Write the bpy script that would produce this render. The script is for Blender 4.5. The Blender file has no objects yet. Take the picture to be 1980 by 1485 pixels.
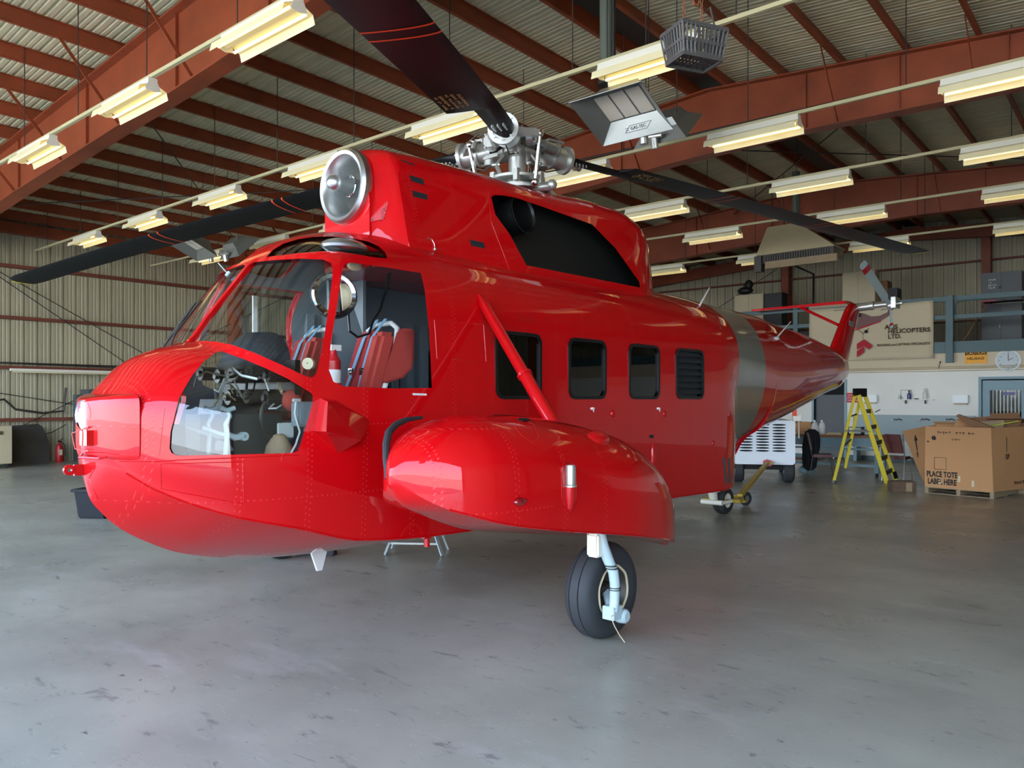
import bpy, bmesh, math, random
from mathutils import Vector, Matrix
from mathutils.bvhtree import BVHTree
random.seed(7)
PI = math.pi
sc = bpy.context.scene
COL = sc.collection

# ------------------------------------------------------------------ camera, daylight, exposure
F = 1495.0; EYE = 1.6; HZ = 772.0
YAW = math.radians(39.9)
cd = bpy.data.cameras.new('camera'); cam = bpy.data.objects.new('camera', cd); COL.objects.link(cam)
cam.location = (0, 0, EYE); cam.rotation_euler = (PI / 2, 0, YAW)
cd.sensor_width = 36; cd.lens = F / 1980 * 36; cd.shift_y = (HZ - 742.5) / 1980; cd.clip_start = 0.05; cd.clip_end = 500
sc.camera = cam
sc.view_settings.view_transform = 'Standard'; sc.view_settings.look = 'None'; sc.view_settings.gamma = 1
sc.view_settings.use_curve_mapping = False
sc.view_settings.exposure = 0.98
try:
    sc.cycles.use_denoising = True
    sc.cycles.max_bounces = 9; sc.cycles.diffuse_bounces = 5; sc.cycles.glossy_bounces = 4
    sc.cycles.transparent_max_bounces = 12; sc.cycles.transmission_bounces = 4
    sc.cycles.caustics_reflective = False; sc.cycles.caustics_refractive = False
    sc.cycles.sample_clamp_indirect = 6
except Exception: pass
w = bpy.data.worlds.new('sky'); sc.world = w; w.use_nodes = True
nt = w.node_tree; nt.nodes.clear()
out = nt.nodes.new('ShaderNodeOutputWorld'); bg = nt.nodes.new('ShaderNodeBackground')
tc = nt.nodes.new('ShaderNodeTexCoord'); sep = nt.nodes.new('ShaderNodeSeparateXYZ'); rp = nt.nodes.new('ShaderNodeValToRGB')
nt.links.new(tc.outputs['Generated'], sep.inputs[0]); nt.links.new(sep.outputs['Z'], rp.inputs[0])
rp.color_ramp.elements[0].position = 0.0; rp.color_ramp.elements[0].color = (0.78, 0.87, 0.96, 1)
rp.color_ramp.elements[1].position = 0.75; rp.color_ramp.elements[1].color = (0.22, 0.42, 0.85, 1)
e = rp.color_ramp.elements.new(0.22); e.color = (0.58, 0.75, 1.0, 1)
nt.links.new(rp.outputs[0], bg.inputs[0]); bg.inputs[1].default_value = 6.2
nt.links.new(bg.outputs[0], out.inputs[0])
sun_d = bpy.data.lights.new('sun', 'SUN'); sun_d.energy = 24.0; sun_d.angle = 0.009; sun_d.color = (1, 0.95, 0.86)
sun = bpy.data.objects.new('sun', sun_d); COL.objects.link(sun); sun.location = (0, 40, 40)
sun.rotation_euler = Vector((-0.25, 0.80, 1.0)).to_track_quat('Z', 'Y').to_euler()
# daylight portal in the hangar door opening
pd = bpy.data.lights.new('door_portal', 'AREA'); pd.shape = 'RECTANGLE'; pd.size = 28; pd.size_y = 5.0; pd.energy = 1
pd.cycles.is_portal = True
po = bpy.data.objects.new('door_portal', pd); COL.objects.link(po); po.location = (-7, -3.3, 2.6); po.rotation_euler = (PI / 2, 0, 0)

# ------------------------------------------------------------------ measuring helpers
S_, C_ = math.sin(math.radians(41.5)), math.cos(math.radians(41.5))
CX, CY = -1.72, 4.947            # the eye in helicopter coordinates (x aft from the nose, y to port, z up)
def hray(px, py):
    a = (px - 990) / F; b = (HZ - py) / F
    return Vector((S_ * a + C_, C_ * a - S_, b))
EYEH = Vector((CX, CY, EYE))
def hy(px, py, Y):
    d = hray(px, py); return EYEH + d * ((Y - CY) / d.y)
def hx(px, py, X):
    d = hray(px, py); return EYEH + d * ((X - CX) / d.x)
RX, RY = math.cos(YAW), math.sin(YAW)
def wray(px, py):
    a = (px - 990) / F; b = (HZ - py) / F
    return Vector((a * RX - RY, a * RY + RX, b))
EW = Vector((0, 0, EYE))
def wx(px, py, X): d = wray(px, py); return EW + d * (X / d.x)
def wy(px, py, Y): d = wray(px, py); return EW + d * (Y / d.y)
def wz(px, py, Z): d = wray(px, py); return EW + d * ((Z - EYE) / d.z)

# ------------------------------------------------------------------ materials
def lin(c):
    return tuple(((x / 255) / 12.92 if x / 255 <= .04045 else ((x / 255 + .055) / 1.055) ** 2.4) for x in c) + (1,)
MATS = {}
def mat(name, rgb, rough=0.6, metal=0.0, coat=0.0, noise=0.0, nscale=6.0, bump=0.0, spec=0.5, emit=0.0, stretch=None, dark=0.6):
    m = bpy.data.materials.new(name); m.use_nodes = True; t = m.node_tree; b = t.nodes['Principled BSDF']
    col = lin(rgb); b.inputs['Base Color'].default_value = col
    b.inputs['Roughness'].default_value = rough; b.inputs['Metallic'].default_value = metal
    b.inputs['Coat Weight'].default_value = coat; b.inputs['Coat Roughness'].default_value = 0.04
    b.inputs['Specular IOR Level'].default_value = spec
    if emit: b.inputs['Emission Color'].default_value = col; b.inputs['Emission Strength'].default_value = emit
    if noise or bump:
        co = t.nodes.new('ShaderNodeTexCoord'); mp = t.nodes.new('ShaderNodeMapping'); n = t.nodes.new('ShaderNodeTexNoise')
        n.inputs['Scale'].default_value = nscale; n.inputs['Detail'].default_value = 6; n.inputs['Roughness'].default_value = 0.62
        if stretch: mp.inputs['Scale'].default_value = stretch
        t.links.new(co.outputs['Object'], mp.inputs[0]); t.links.new(mp.outputs[0], n.inputs['Vector'])
        if noise:
            r = t.nodes.new('ShaderNodeMapRange'); r.inputs[1].default_value = 0.3; r.inputs[2].default_value = 0.75
            mx = t.nodes.new('ShaderNodeMix'); mx.data_type = 'RGBA'
            mx.inputs[6].default_value = col; mx.inputs[7].default_value = tuple(c * dark for c in col[:3]) + (1,)
            ml = t.nodes.new('ShaderNodeMath'); ml.operation = 'MULTIPLY'; ml.inputs[1].default_value = noise
            t.links.new(n.outputs[0], r.inputs[0]); t.links.new(r.outputs[0], ml.inputs[0]); t.links.new(ml.outputs[0], mx.inputs[0])
            t.links.new(mx.outputs[2], b.inputs['Base Color'])
        if bump:
            bp = t.nodes.new('ShaderNodeBump'); bp.inputs['Strength'].default_value = bump; bp.inputs['Distance'].default_value = 0.01
            t.links.new(n.outputs[0], bp.inputs['Height']); t.links.new(bp.outputs[0], b.inputs['Normal'])
    MATS[name] = m; return m
mat('roof_sheet', (214, 203, 164), 0.45, noise=0.6, nscale=1.2, dark=0.7)
mat('wall_sheet', (178, 170, 140), 0.5, noise=0.7, nscale=1.0, stretch=(1, 1, .25), dark=0.72)
mat('red_oxide', (154, 72, 38), 0.5, noise=0.9, nscale=1.6, dark=0.55)
mat('girt_brown', (120, 62, 44), 0.6, noise=0.6, nscale=3)
mat('white_wall', (232, 230, 220), 0.7, noise=0.35, nscale=1.5, dark=0.85)
mat('cream_wall', (205, 190, 160), 0.7, noise=0.35, nscale=1.5, dark=0.85)
mat('trough_grey', (150, 164, 164), 0.5)
mat('teal', (70, 96, 98), 0.5, noise=0.4, nscale=4, dark=0.8)
mat('teal_door', (120, 150, 158), 0.45, noise=0.4, nscale=4, dark=0.8)
mat('dark_gap', (24, 24, 24), 0.9)
mat('cream_enamel', (232, 222, 178), 0.35, noise=0.25, nscale=3, dark=0.85)
mat('white_enamel', (225, 222, 205), 0.35)
mat('yellow_conduit', (190, 182, 140), 0.5)
mat('galvanised', (150, 152, 146), 0.38, metal=0.7, noise=0.4, nscale=5, dark=0.75)
mat('heater_tile', (196, 188, 172), 0.8)
mat('dark_steel', (70, 66, 60), 0.5, metal=0.5, noise=0.4, nscale=8)
mat('black_paint', (13, 13, 14), 0.5, noise=0.3, nscale=5, dark=1.6, spec=0.3)
mat('black_satin', (14, 14, 14), 0.35)
mat('black_panel', (20, 20, 17), 0.55, noise=0.4, nscale=3, dark=1.6)
mat('orange_mark', (235, 75, 30), 0.5)
mat('gold_text', (190, 150, 80), 0.5)
mat('aluminium', (205, 208, 206), 0.34, metal=1.0, noise=0.25, nscale=5, dark=0.8)
mat('cast_alloy', (196, 196, 188), 0.36, metal=0.75, noise=0.5, nscale=14, dark=0.6)
mat('chrome', (230, 230, 230), 0.08, metal=1.0)
mat('grey_primer', (112, 112, 104), 0.3, coat=0.5, noise=0.5, nscale=3, dark=0.8)
mat('rubber', (38, 40, 42), 0.7, noise=0.5, nscale=9, dark=1.5)
mat('blue_grey', (168, 186, 188), 0.4)
mat('interior_grey', (128, 138, 144), 0.5, noise=0.4, nscale=4, dark=0.75)
mat('interior_dark', (40, 44, 48), 0.5)
mat('seat_red', (150, 38, 36), 0.9, noise=0.7, nscale=45, dark=0.65, bump=0.4)
mat('velour_red', (160, 56, 46), 0.95, noise=0.6, nscale=8, dark=0.75)
mat('harness_blue', (100, 135, 155), 0.8)
mat('tube_grey', (186, 190, 186), 0.4)
mat('tan_leather', (150, 128, 100), 0.8)
mat('cream_plastic', (200, 184, 150), 0.6)
mat('rust', (140, 85, 55), 0.8, noise=0.6, nscale=30)
mat('basket_plastic', (78, 76, 74), 0.55)
mat('cardboard', (186, 138, 92), 0.85, noise=0.35, nscale=2.5, dark=0.85)
mat('cardboard_dark', (128, 92, 62), 0.85, noise=0.4, nscale=3, dark=0.8)
mat('pallet_wood', (150, 130, 100), 0.8, noise=0.6, nscale=7)
mat('old_timber', (104, 82, 62), 0.85, noise=0.9, nscale=9, dark=0.45)
mat('desk_wood', (150, 96, 60), 0.5, noise=0.5, nscale=4, stretch=(1, 6, 6))
mat('ladder_yellow', (222, 200, 60), 0.45, noise=0.3, nscale=6, dark=0.8)
mat('towbar_yellow', (190, 160, 48), 0.5, noise=0.4, nscale=8)
mat('print_black', (28, 26, 24), 0.8)
mat('print_brown', (70, 50, 36), 0.9)
mat('banner_cloth', (200, 186, 156), 0.9, noise=0.3, nscale=2, dark=0.88)
mat('banner_red', (176, 38, 52), 0.85)
mat('sign_orange', (240, 170, 50), 0.6)
mat('clock_white', (235, 238, 236), 0.4)
mat('clock_face', (190, 200, 200), 0.4)
mat('tan_steel', (186, 172, 138), 0.5, noise=0.3, nscale=2)
mat('grey_steel', (74, 78, 78), 0.5, noise=0.4, nscale=2)
mat('cart_white', (215, 222, 226), 0.4, noise=0.3, nscale=3, dark=0.88)
mat('bin_black', (14, 16, 22), 0.6, spec=0.3)
mat('fire_red', (176, 24, 30), 0.35)
mat('sign_red', (200, 48, 50), 0.6)
mat('bottle_blue', (40, 46, 110), 0.3)
mat('milky', (215, 215, 210), 0.4)
mat('vinyl_brown', (96, 46, 38), 0.5)
mat('jacket_black', (16, 18, 26), 0.9, noise=0.4, nscale=8)
mat('smoked_panel', (66, 66, 62), 0.25, noise=0.8, nscale=2.5, dark=0.5)
mat('green_pipe', (96, 104, 92), 0.5)
mat('asphalt', (176, 170, 158), 0.9, noise=0.3, nscale=0.5)
mat('light_blue_bag', (120, 150, 160), 0.7)
mat('tube_glow', (255, 232, 165), 0.4, emit=1.1)
mat('lime', (190, 196, 60), 0.6)

def red_paint():
    m = bpy.data.materials.new('red_gloss_paint'); m.use_nodes = True; t = m.node_tree; b = t.nodes['Principled BSDF']
    N = t.nodes.new; L = t.links.new
    b.inputs['Roughness'].default_value = 0.5; b.inputs['Specular IOR Level'].default_value = 0.08; b.inputs['Coat Weight'].default_value = 1.0; b.inputs['Coat Roughness'].default_value = 0.015; b.inputs['Coat IOR'].default_value = 1.37
    co = N('ShaderNodeTexCoord'); s = N('ShaderNodeSeparateXYZ'); L(co.outputs['Object'], s.inputs[0])
    def M(op, a, b_=None, c_=None):
        n = N('ShaderNodeMath'); n.operation = op
        for i, v in enumerate((a, b_, c_)):
            if v is None: continue
            if isinstance(v, (int, float)): n.inputs[i].default_value = v
            else: L(v, n.inputs[i])
        return n.outputs[0]
    X, Y, Z = s.outputs
    ay = M('ABSOLUTE', Y); girth = M('SUBTRACT', Z, ay)
    def near(v, period, off=0.0):       # signed distance to the nearest multiple
        q = M('ADD', v, 50 * period + off); return M('ABSOLUTE', M('SUBTRACT', M('MODULO', q, period), period / 2))
    def dots(a, b_): return M('SQRT', M('ADD', M('MULTIPLY', a, a), M('MULTIPLY', b_, b_)))
    sp = 0.034
    col = dots(near(X, 0.40), near(girth, sp)); col2 = dots(near(X, 0.40, 0.026), near(girth, sp, 0.017))
    row = dots(near(Z, 0.44, 0.10), near(X, sp))
    d = M('MINIMUM', M('MINIMUM', col, col2), row)
    mr = N('ShaderNodeMapRange'); mr.inputs[1].default_value = 0.0035; mr.inputs[2].default_value = 0.0062; mr.inputs[3].default_value = 1; mr.inputs[4].default_value = 0
    L(d, mr.inputs[0])
    nz = N('ShaderNodeTexNoise'); nz.inputs['Scale'].default_value = 1.6; nz.inputs['Detail'].default_value = 2; L(co.outputs['Object'], nz.inputs['Vector'])
    h = M('ADD', M('MULTIPLY', mr.outputs[0], 0.10), M('MULTIPLY', nz.outputs[0], 0.10))
    bp = N('ShaderNodeBump'); bp.inputs['Strength'].default_value = 0.55; bp.inputs['Distance'].default_value = 0.012
    L(h, bp.inputs['Height']); L(bp.outputs[0], b.inputs['Normal']); L(bp.outputs[0], b.inputs['Coat Normal'])
    bp.inputs['Strength'].default_value = 0.4
    mx = N('ShaderNodeMix'); mx.data_type = 'RGBA'; mx.inputs[6].default_value = (0.48, 0.0008, 0.003, 1); mx.inputs[7].default_value = (0.60, 0.05, 0.045, 1)
    L(M('MULTIPLY', mr.outputs[0], 0.45), mx.inputs[0]); L(mx.outputs[2], b.inputs['Base Color'])
    MATS['red'] = m
red_paint()
mat('red_plain', (178, 4, 12), 0.5, coat=1.0, spec=0.1)
mat('red_lens', (120, 6, 14), 0.1, coat=1.0)

def glass(name, tint, refl_ior=1.5, shade=(1, 1, 1)):
    m = bpy.data.materials.new(name); m.use_nodes = True; t = m.node_tree; t.nodes.clear()
    o = t.nodes.new('ShaderNodeOutputMaterial'); mx = t.nodes.new('ShaderNodeMixShader'); tr = t.nodes.new('ShaderNodeBsdfTransparent')
    gl = t.nodes.new('ShaderNodeBsdfGlossy'); fr = t.nodes.new('ShaderNodeFresnel')
    tr.inputs[0].default_value = tint + (1,); gl.inputs['Roughness'].default_value = 0.0; gl.inputs[0].default_value = shade + (1,); fr.inputs[0].default_value = refl_ior
    ge = t.nodes.new('ShaderNodeNewGeometry'); inv = t.nodes.new('ShaderNodeMath'); inv.operation = 'SUBTRACT'; inv.inputs[0].default_value = 1
    ml = t.nodes.new('ShaderNodeMath'); ml.operation = 'MULTIPLY'; t.links.new(ge.outputs['Backfacing'], inv.inputs[1]); t.links.new(fr.outputs[0], ml.inputs[0]); t.links.new(inv.outputs[0], ml.inputs[1])
    t.links.new(ml.outputs[0], mx.inputs[0]); t.links.new(tr.outputs[0], mx.inputs[1]); t.links.new(gl.outputs[0], mx.inputs[2]); t.links.new(mx.outputs[0], o.inputs[0])
    MATS[name] = m
glass('clear_glass', (0.93, 0.95, 0.94), 1.62)
glass('green_glass', (0.28, 0.34, 0.28), 1.6)
glass('dark_glass', (0.05, 0.055, 0.05), 1.5)
glass('lens_glass', (0.9, 0.9, 0.85), 1.5)

def floor_mat():
    m = bpy.data.materials.new('sealed_concrete'); m.use_nodes = True; t = m.node_tree; b = t.nodes['Principled BSDF']; N = t.nodes.new; L = t.links.new
    co = N('ShaderNodeTexCoord')
    def noise(scale, detail=5, st=None, rot=0, rough=.6, dist=0):
        mp = N('ShaderNodeMapping'); mp.inputs['Rotation'].default_value = (0, 0, rot)
        if st: mp.inputs['Scale'].default_value = st
        n = N('ShaderNodeTexNoise'); n.inputs['Scale'].default_value = scale; n.inputs['Detail'].default_value = detail; n.inputs['Roughness'].default_value = rough; n.inputs['Distortion'].default_value = dist
        L(co.outputs['Object'], mp.inputs[0]); L(mp.outputs[0], n.inputs['Vector']); return n.outputs[0]
    def rng(v, a, b_, lo=0, hi=1):
        r = N('ShaderNodeMapRange'); r.inputs[1].default_value = a; r.inputs[2].default_value = b_; r.inputs[3].default_value = lo; r.inputs[4].default_value = hi; L(v, r.inputs[0]); return r.outputs[0]
    def mix(f, a, b_):
        x = N('ShaderNodeMix'); x.data_type = 'RGBA'
        for i, v in ((0, f), (6, a), (7, b_)):
            if isinstance(v, (tuple, float, int)): x.inputs[i].default_value = v
            else: L(v, x.inputs[i])
        return x.outputs[2]
    def mul(a, b_):
        n = N('ShaderNodeMath'); n.operation = 'MULTIPLY'
        for i, v in enumerate((a, b_)):
            if isinstance(v, (float, int)): n.inputs[i].default_value = v
            else: L(v, n.inputs[i])
        return n.outputs[0]
    c = mix(rng(noise(0.6, 7), .35, .7), lin((166, 163, 146)), lin((134, 132, 119)))
    c = mix(rng(noise(1.1, 7, (1, 3.2, 1), .5), .56, .7, 0, .35), c, lin((182, 178, 170)))
    c = mix(rng(noise(2.2, 9, (1, 2.6, 1), -.35, .7, .4), .60, .66, 0, .6), c, lin((92, 91, 88)))
    c = mix(rng(noise(4.5, 9, (1, 3.0, 1), .35, .75, .8), .60, .67, 0, .6), c, lin((86, 85, 82)))
    c = mix(rng(noise(20, 6, (1, 1.6, 1), .1, .7), .63, .70, 0, .45), c, lin((96, 94, 90)))          # worn dark smudges
    c = mix(rng(noise(7, 6, (1, 1.8, 1), .9, .65), .66, .71, 0, .8), c, lin((70, 68, 64)))
    c = mix(rng(noise(9, 2, (1, 14, 1), .25, .5, .5), .70, .73, 0, .6), c, lin((196, 196, 192)))              # pale scratches
    c = mix(rng(noise(8, 2, (1, 16, 1), 1.6, .5, .6), .71, .74, 0, .6), c, lin((190, 190, 186)))
    mk = N('ShaderNodeTexVoronoi'); mk.inputs['Scale'].default_value = 1.0; L(co.outputs['Object'], mk.inputs['Vector'])
    c = mix(rng(mk.outputs['Distance'], .016, .026, .55, 0), c, lin((60, 52, 40)))
    L(c, b.inputs['Base Color'])
    L(rng(noise(1.4, 6), .3, .75, .24, .44), b.inputs['Roughness']); b.inputs['Specular IOR Level'].default_value = 0.55
    bp = N('ShaderNodeBump'); bp.inputs['Strength'].default_value = 0.12; bp.inputs['Distance'].default_value = 0.01; L(noise(3, 4), bp.inputs['Height']); L(bp.outputs[0], b.inputs['Normal'])
    MATS['floor'] = m
floor_mat()

# ------------------------------------------------------------------ mesh helpers
class B:
    def __init__(s, h=False): s.v = []; s.f = []; s.m = []; s.h = h; s.cur = 0
    def add(s, vs, fs):
        o = len(s.v); s.v += [Vector(p) for p in vs]; s.f += [tuple(i + o for i in f) for f in fs]; s.m += [s.cur] * len(fs); return s
    def mi(s, i): s.cur = i; return s
    def box(s, c, d, rz=0, R=None):
        x, y, z = d[0] / 2, d[1] / 2, d[2] / 2
        if R is None: R = Matrix.Rotation(rz, 3, 'Z')
        c = Vector(c)
        vs = [c + R @ Vector((a * x, b * y, e * z)) for a in (-1, 1) for b in (-1, 1) for e in (-1, 1)]
        return s.add(vs, [(0, 1, 3, 2), (4, 6, 7, 5), (0, 4, 5, 1), (2, 3, 7, 6), (0, 2, 6, 4), (1, 5, 7, 3)])
    def b2(s, a, b): return s.box([(a[i] + b[i]) / 2 for i in range(3)], [abs(b[i] - a[i]) for i in range(3)])
    def beam(s, p0, p1, w, h, up=(0, 0, 1)):
        p0 = Vector(p0); p1 = Vector(p1); z = (p1 - p0); L = z.length; z.normalize(); u = Vector(up)
        if abs(z.dot(u)) > .99: u = Vector((1, 0, 0))
        x = u.cross(z).normalized(); y = z.cross(x)
        return s.box((p0 + p1) / 2, (w, h, L), R=Matrix((x, y, z)).transposed())
    def cyl(s, p0, p1, r0, r1=None, n=16, cap=True):
        if r1 is None: r1 = r0
        p0 = Vector(p0); p1 = Vector(p1); z = (p1 - p0).normalized(); u = Vector((0, 0, 1)) if abs(z.z) < .9 else Vector((1, 0, 0))
        x = u.cross(z).normalized(); y = z.cross(x); vs = []
        for k in range(n):
            a = 2 * PI * k / n; d = x * math.cos(a) + y * math.sin(a); vs += [p0 + d * r0, p1 + d * r1]
        fs = [(2 * k, 2 * ((k + 1) % n), 2 * ((k + 1) % n) + 1, 2 * k + 1) for k in range(n)]
        if cap: fs += [tuple(2 * k for k in range(n))[::-1], tuple(2 * k + 1 for k in range(n))]
        return s.add(vs, fs)
    def tube(s, pts, r, n=8, closed=False):
        pts = [Vector(p) for p in pts]; m = len(pts); vs = []; prev = None
        rs = r if isinstance(r, (list, tuple)) else [r] * m
        for i, p in enumerate(pts):
            if closed: t = (pts[(i + 1) % m] - pts[i - 1])
            else: t = pts[min(i + 1, m - 1)] - pts[max(i - 1, 0)]
            t.normalize()
            if prev is None:
                u = Vector((0, 0, 1)) if abs(t.z) < .9 else Vector((1, 0, 0)); x = u.cross(t).normalized()
            else: x = (prev - t * prev.dot(t)); x = x.normalized() if x.length > 1e-6 else Vector((1, 0, 0))
            prev = x; y = t.cross(x)
            for k in range(n):
                a = 2 * PI * k / n; vs.append(p + (x * math.cos(a) + y * math.sin(a)) * rs[i])
        fs = []
        for i in range(m if closed else m - 1):
            j = (i + 1) % m
            for k in range(n): fs.append((i * n + k, i * n + (k + 1) % n, j * n + (k + 1) % n, j * n + k))
        if not closed: fs += [tuple(range(n))[::-1], tuple((m - 1) * n + k for k in range(n))]
        return s.add(vs, fs)
    def lathe(s, prof, o, axis=(0, 0, 1), n=24, close=False):
        o = Vector(o); z = Vector(axis).normalized(); u = Vector((0, 0, 1)) if abs(z.z) < .9 else Vector((1, 0, 0))
        x = u.cross(z).normalized(); y = z.cross(x); m = len(prof); vs = []
        for k in range(n):
            a = 2 * PI * k / n; d = x * math.cos(a) + y * math.sin(a)
            for r, h in prof: vs.append(o + d * max(r, 1e-4) + z * h)
        fs = []
        for k in range(n):
            j = (k + 1) % n
            for i in range(m if close else m - 1):
                i2 = (i + 1) % m; fs.append((k * m + i, j * m + i, j * m + i2, k * m + i2))
        return s.add(vs, fs)
    def sph(s, c, r, n=12, sc_=(1, 1, 1)):
        prof = [(r * math.sin(PI * i / n), -r * math.cos(PI * i / n)) for i in range(n + 1)]
        o = len(s.v); s.lathe(prof, (0, 0, 0), n=n * 2)
        for i in range(o, len(s.v)): p = s.v[i]; s.v[i] = Vector((p.x * sc_[0] + c[0], p.y * sc_[1] + c[1], p.z * sc_[2] + c[2]))
        return s
    def prism(s, poly, vec):
        poly = [Vector(p) for p in poly]; n = len(poly); vec = Vector(vec)
        vs = poly + [p + vec for p in poly]
        return s.add(vs, [tuple(range(n))[::-1], tuple(range(n, 2 * n))] + [(i, (i + 1) % n, (i + 1) % n + n, i + n) for i in range(n)])
    def hull2(s, A, C):                 # two matching outlines joined
        n = len(A)
        return s.add(list(A) + list(C), [tuple(range(n))[::-1], tuple(range(n, 2 * n))] + [(i, (i + 1) % n, (i + 1) % n + n, i + n) for i in range(n)])
    def loft(s, secs, closed=True, cap=True):
        n = len(secs[0]); vs = [p for q in secs for p in q]; fs = []
        for i in range(len(secs) - 1):
            for k in range(n if closed else n - 1): fs.append((i * n + k, i * n + (k + 1) % n, (i + 1) * n + (k + 1) % n, (i + 1) * n + k))
        if cap and closed: fs += [tuple(range(n))[::-1], tuple((len(secs) - 1) * n + k for k in range(n))]
        return s.add(vs, fs)
    def mesh(s, name, mats, smooth=30, bevel=0, seg=2, raw=False):
        bm = bmesh.new(); vs = [bm.verts.new((-p.x, p.y, p.z) if s.h else p) for p in s.v]
        for f, m in zip(s.f, s.m):
            try: q = bm.faces.new([vs[i] for i in f]); q.material_index = m
            except ValueError: pass
        bmesh.ops.remove_doubles(bm, verts=bm.verts, dist=1e-5)
        bmesh.ops.recalc_face_normals(bm, faces=bm.faces)
        if bevel:
            ed = [e_ for e_ in bm.edges if len(e_.link_faces) == 2 and e_.calc_face_angle(0) > .6]
            bmesh.ops.bevel(bm, geom=ed, offset=bevel, segments=seg, affect='EDGES', clamp_overlap=True)
        me = bpy.data.meshes.new(name); bm.to_mesh(me); bm.free()
        for m in mats: me.materials.append(MATS[m])
        if smooth:
            me.polygons.foreach_set('use_smooth', [True] * len(me.polygons)); me.set_sharp_from_angle(angle=math.radians(smooth))
        return me
    def obj(s, name, mats, parent=None, loc=None, rz=0, **k):
        if isinstance(mats, str): mats = [mats]
        o = bpy.data.objects.new(name, s.mesh(name, mats, **k)); COL.objects.link(o)
        if parent is not None: o.parent = parent
        if loc is not None: o.location = loc
        if rz: o.rotation_euler = (0, 0, rz)
        return o
def tag(o, label=None, cat=None, group=None, kind=None):
    if label: o['label'] = label
    if cat: o['category'] = cat
    if group: o['group'] = group
    if kind: o['kind'] = kind
    return o
def thing(name, label, cat, loc=(0, 0, 0), rz=0, group=None):
    o = bpy.data.objects.new(name, None); COL.objects.link(o); o.location = loc; o.rotation_euler = (0, 0, rz); o.empty_display_size = 0.1
    return tag(o, label, cat, group)
def struct(o): o['kind'] = 'structure'; return o
def copy_tree(o, parent=None, loc=None, label=None):
    c = o.copy(); COL.objects.link(c)
    if parent is not None: c.parent = parent
    if loc is not None: c.location = loc
    if label: c['label'] = label
    for ch in list(o.children): copy_tree(ch, c)
    return c
def text(body, size, m, parent, M4, name='lettering', extrude=0.001, bold=0.0, align='CENTER', sx=1.0):
    cu = bpy.data.curves.new('t', 'FONT'); cu.body = body; cu.size = size; cu.extrude = extrude; cu.offset = bold; cu.align_x = align; cu.align_y = 'CENTER'; cu.resolution_u = 2
    cu.space_line = 0.95
    t = bpy.data.objects.new('t', cu); COL.objects.link(t)
    dg = bpy.context.evaluated_depsgraph_get(); me = bpy.data.meshes.new_from_object(t.evaluated_get(dg)); bpy.data.objects.remove(t)
    me.transform(Matrix.Diagonal((sx, 1, 1, 1))); me.transform(M4); me.materials.clear(); me.materials.append(MATS[m]); me.name = name
    o = bpy.data.objects.new(name, me); COL.objects.link(o)
    if parent is not None: o.parent = parent
    return o
def frame(o, xdir, ydir):
    x = Vector(xdir).normalized(); z = x.cross(Vector(ydir)).normalized(); y = z.cross(x)
    M = Matrix((x, y, z)).transposed().to_4x4(); M.translation = Vector(o); return M
def pchip(T):
    xs = [t[0] for t in T]; ys = [t[1] for t in T]; n = len(xs)
    d = [(ys[i + 1] - ys[i]) / (xs[i + 1] - xs[i]) for i in range(n - 1)]; m = [d[0]] + [0] * (n - 2) + [d[-1]]
    for i in range(1, n - 1):
        if d[i - 1] * d[i] > 0:
            h0 = xs[i] - xs[i - 1]; h1 = xs[i + 1] - xs[i]; w1 = 2 * h1 + h0; w2 = h1 + 2 * h0; m[i] = (w1 + w2) / (w1 / d[i - 1] + w2 / d[i])
    def f(x):
        if x <= xs[0]: return ys[0]
        if x >= xs[-1]: return ys[-1]
        i = 0
        while x > xs[i + 1]: i += 1
        h = xs[i + 1] - xs[i]; t = (x - xs[i]) / h
        return (2 * t**3 - 3 * t * t + 1) * ys[i] + (t**3 - 2 * t * t + t) * h * m[i] + (-2 * t**3 + 3 * t * t) * ys[i + 1] + (t**3 - t * t) * h * m[i + 1]
    return f
def boolean(meA, meB, op):
    a = bpy.data.objects.new('a', meA); b = bpy.data.objects.new('b', meB); COL.objects.link(a); COL.objects.link(b)
    md = a.modifiers.new('b', 'BOOLEAN'); md.operation = op; md.object = b; md.solver = 'EXACT'; md.use_self = False
    dg = bpy.context.evaluated_depsgraph_get(); me = bpy.data.meshes.new_from_object(a.evaluated_get(dg))
    bpy.data.objects.remove(a); bpy.data.objects.remove(b); return me
def solid(me, th, moff=0):
    a = bpy.data.objects.new('a', me); COL.objects.link(a); md = a.modifiers.new('s', 'SOLIDIFY'); md.thickness = th; md.offset = -1
    md.material_offset = moff; md.use_even_offset = False
    dg = bpy.context.evaluated_depsgraph_get(); r = bpy.data.meshes.new_from_object(a.evaluated_get(dg)); bpy.data.objects.remove(a); return r
def shade(me, ang=30):
    me.polygons.foreach_set('use_smooth', [True] * len(me.polygons)); me.set_sharp_from_angle(angle=math.radians(ang)); return me
def rrect(x0, x1, z0, z1, r, n=5):
    P = []
    for cx, cz, a0 in ((x1 - r, z1 - r, 0), (x0 + r, z1 - r, 90), (x0 + r, z0 + r, 180), (x1 - r, z0 + r, 270)):
        for k in range(n + 1):
            a = math.radians(a0 + 90 * k / n); P.append((cx + r * math.cos(a), cz + r * math.sin(a)))
    return P

def setmats(me, names):
    idx = [p.material_index for p in me.polygons]; me.materials.clear()
    for n in names: me.materials.append(MATS[n])
    for p, i in zip(me.polygons, idx): p.material_index = min(i, len(names) - 1)

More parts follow.
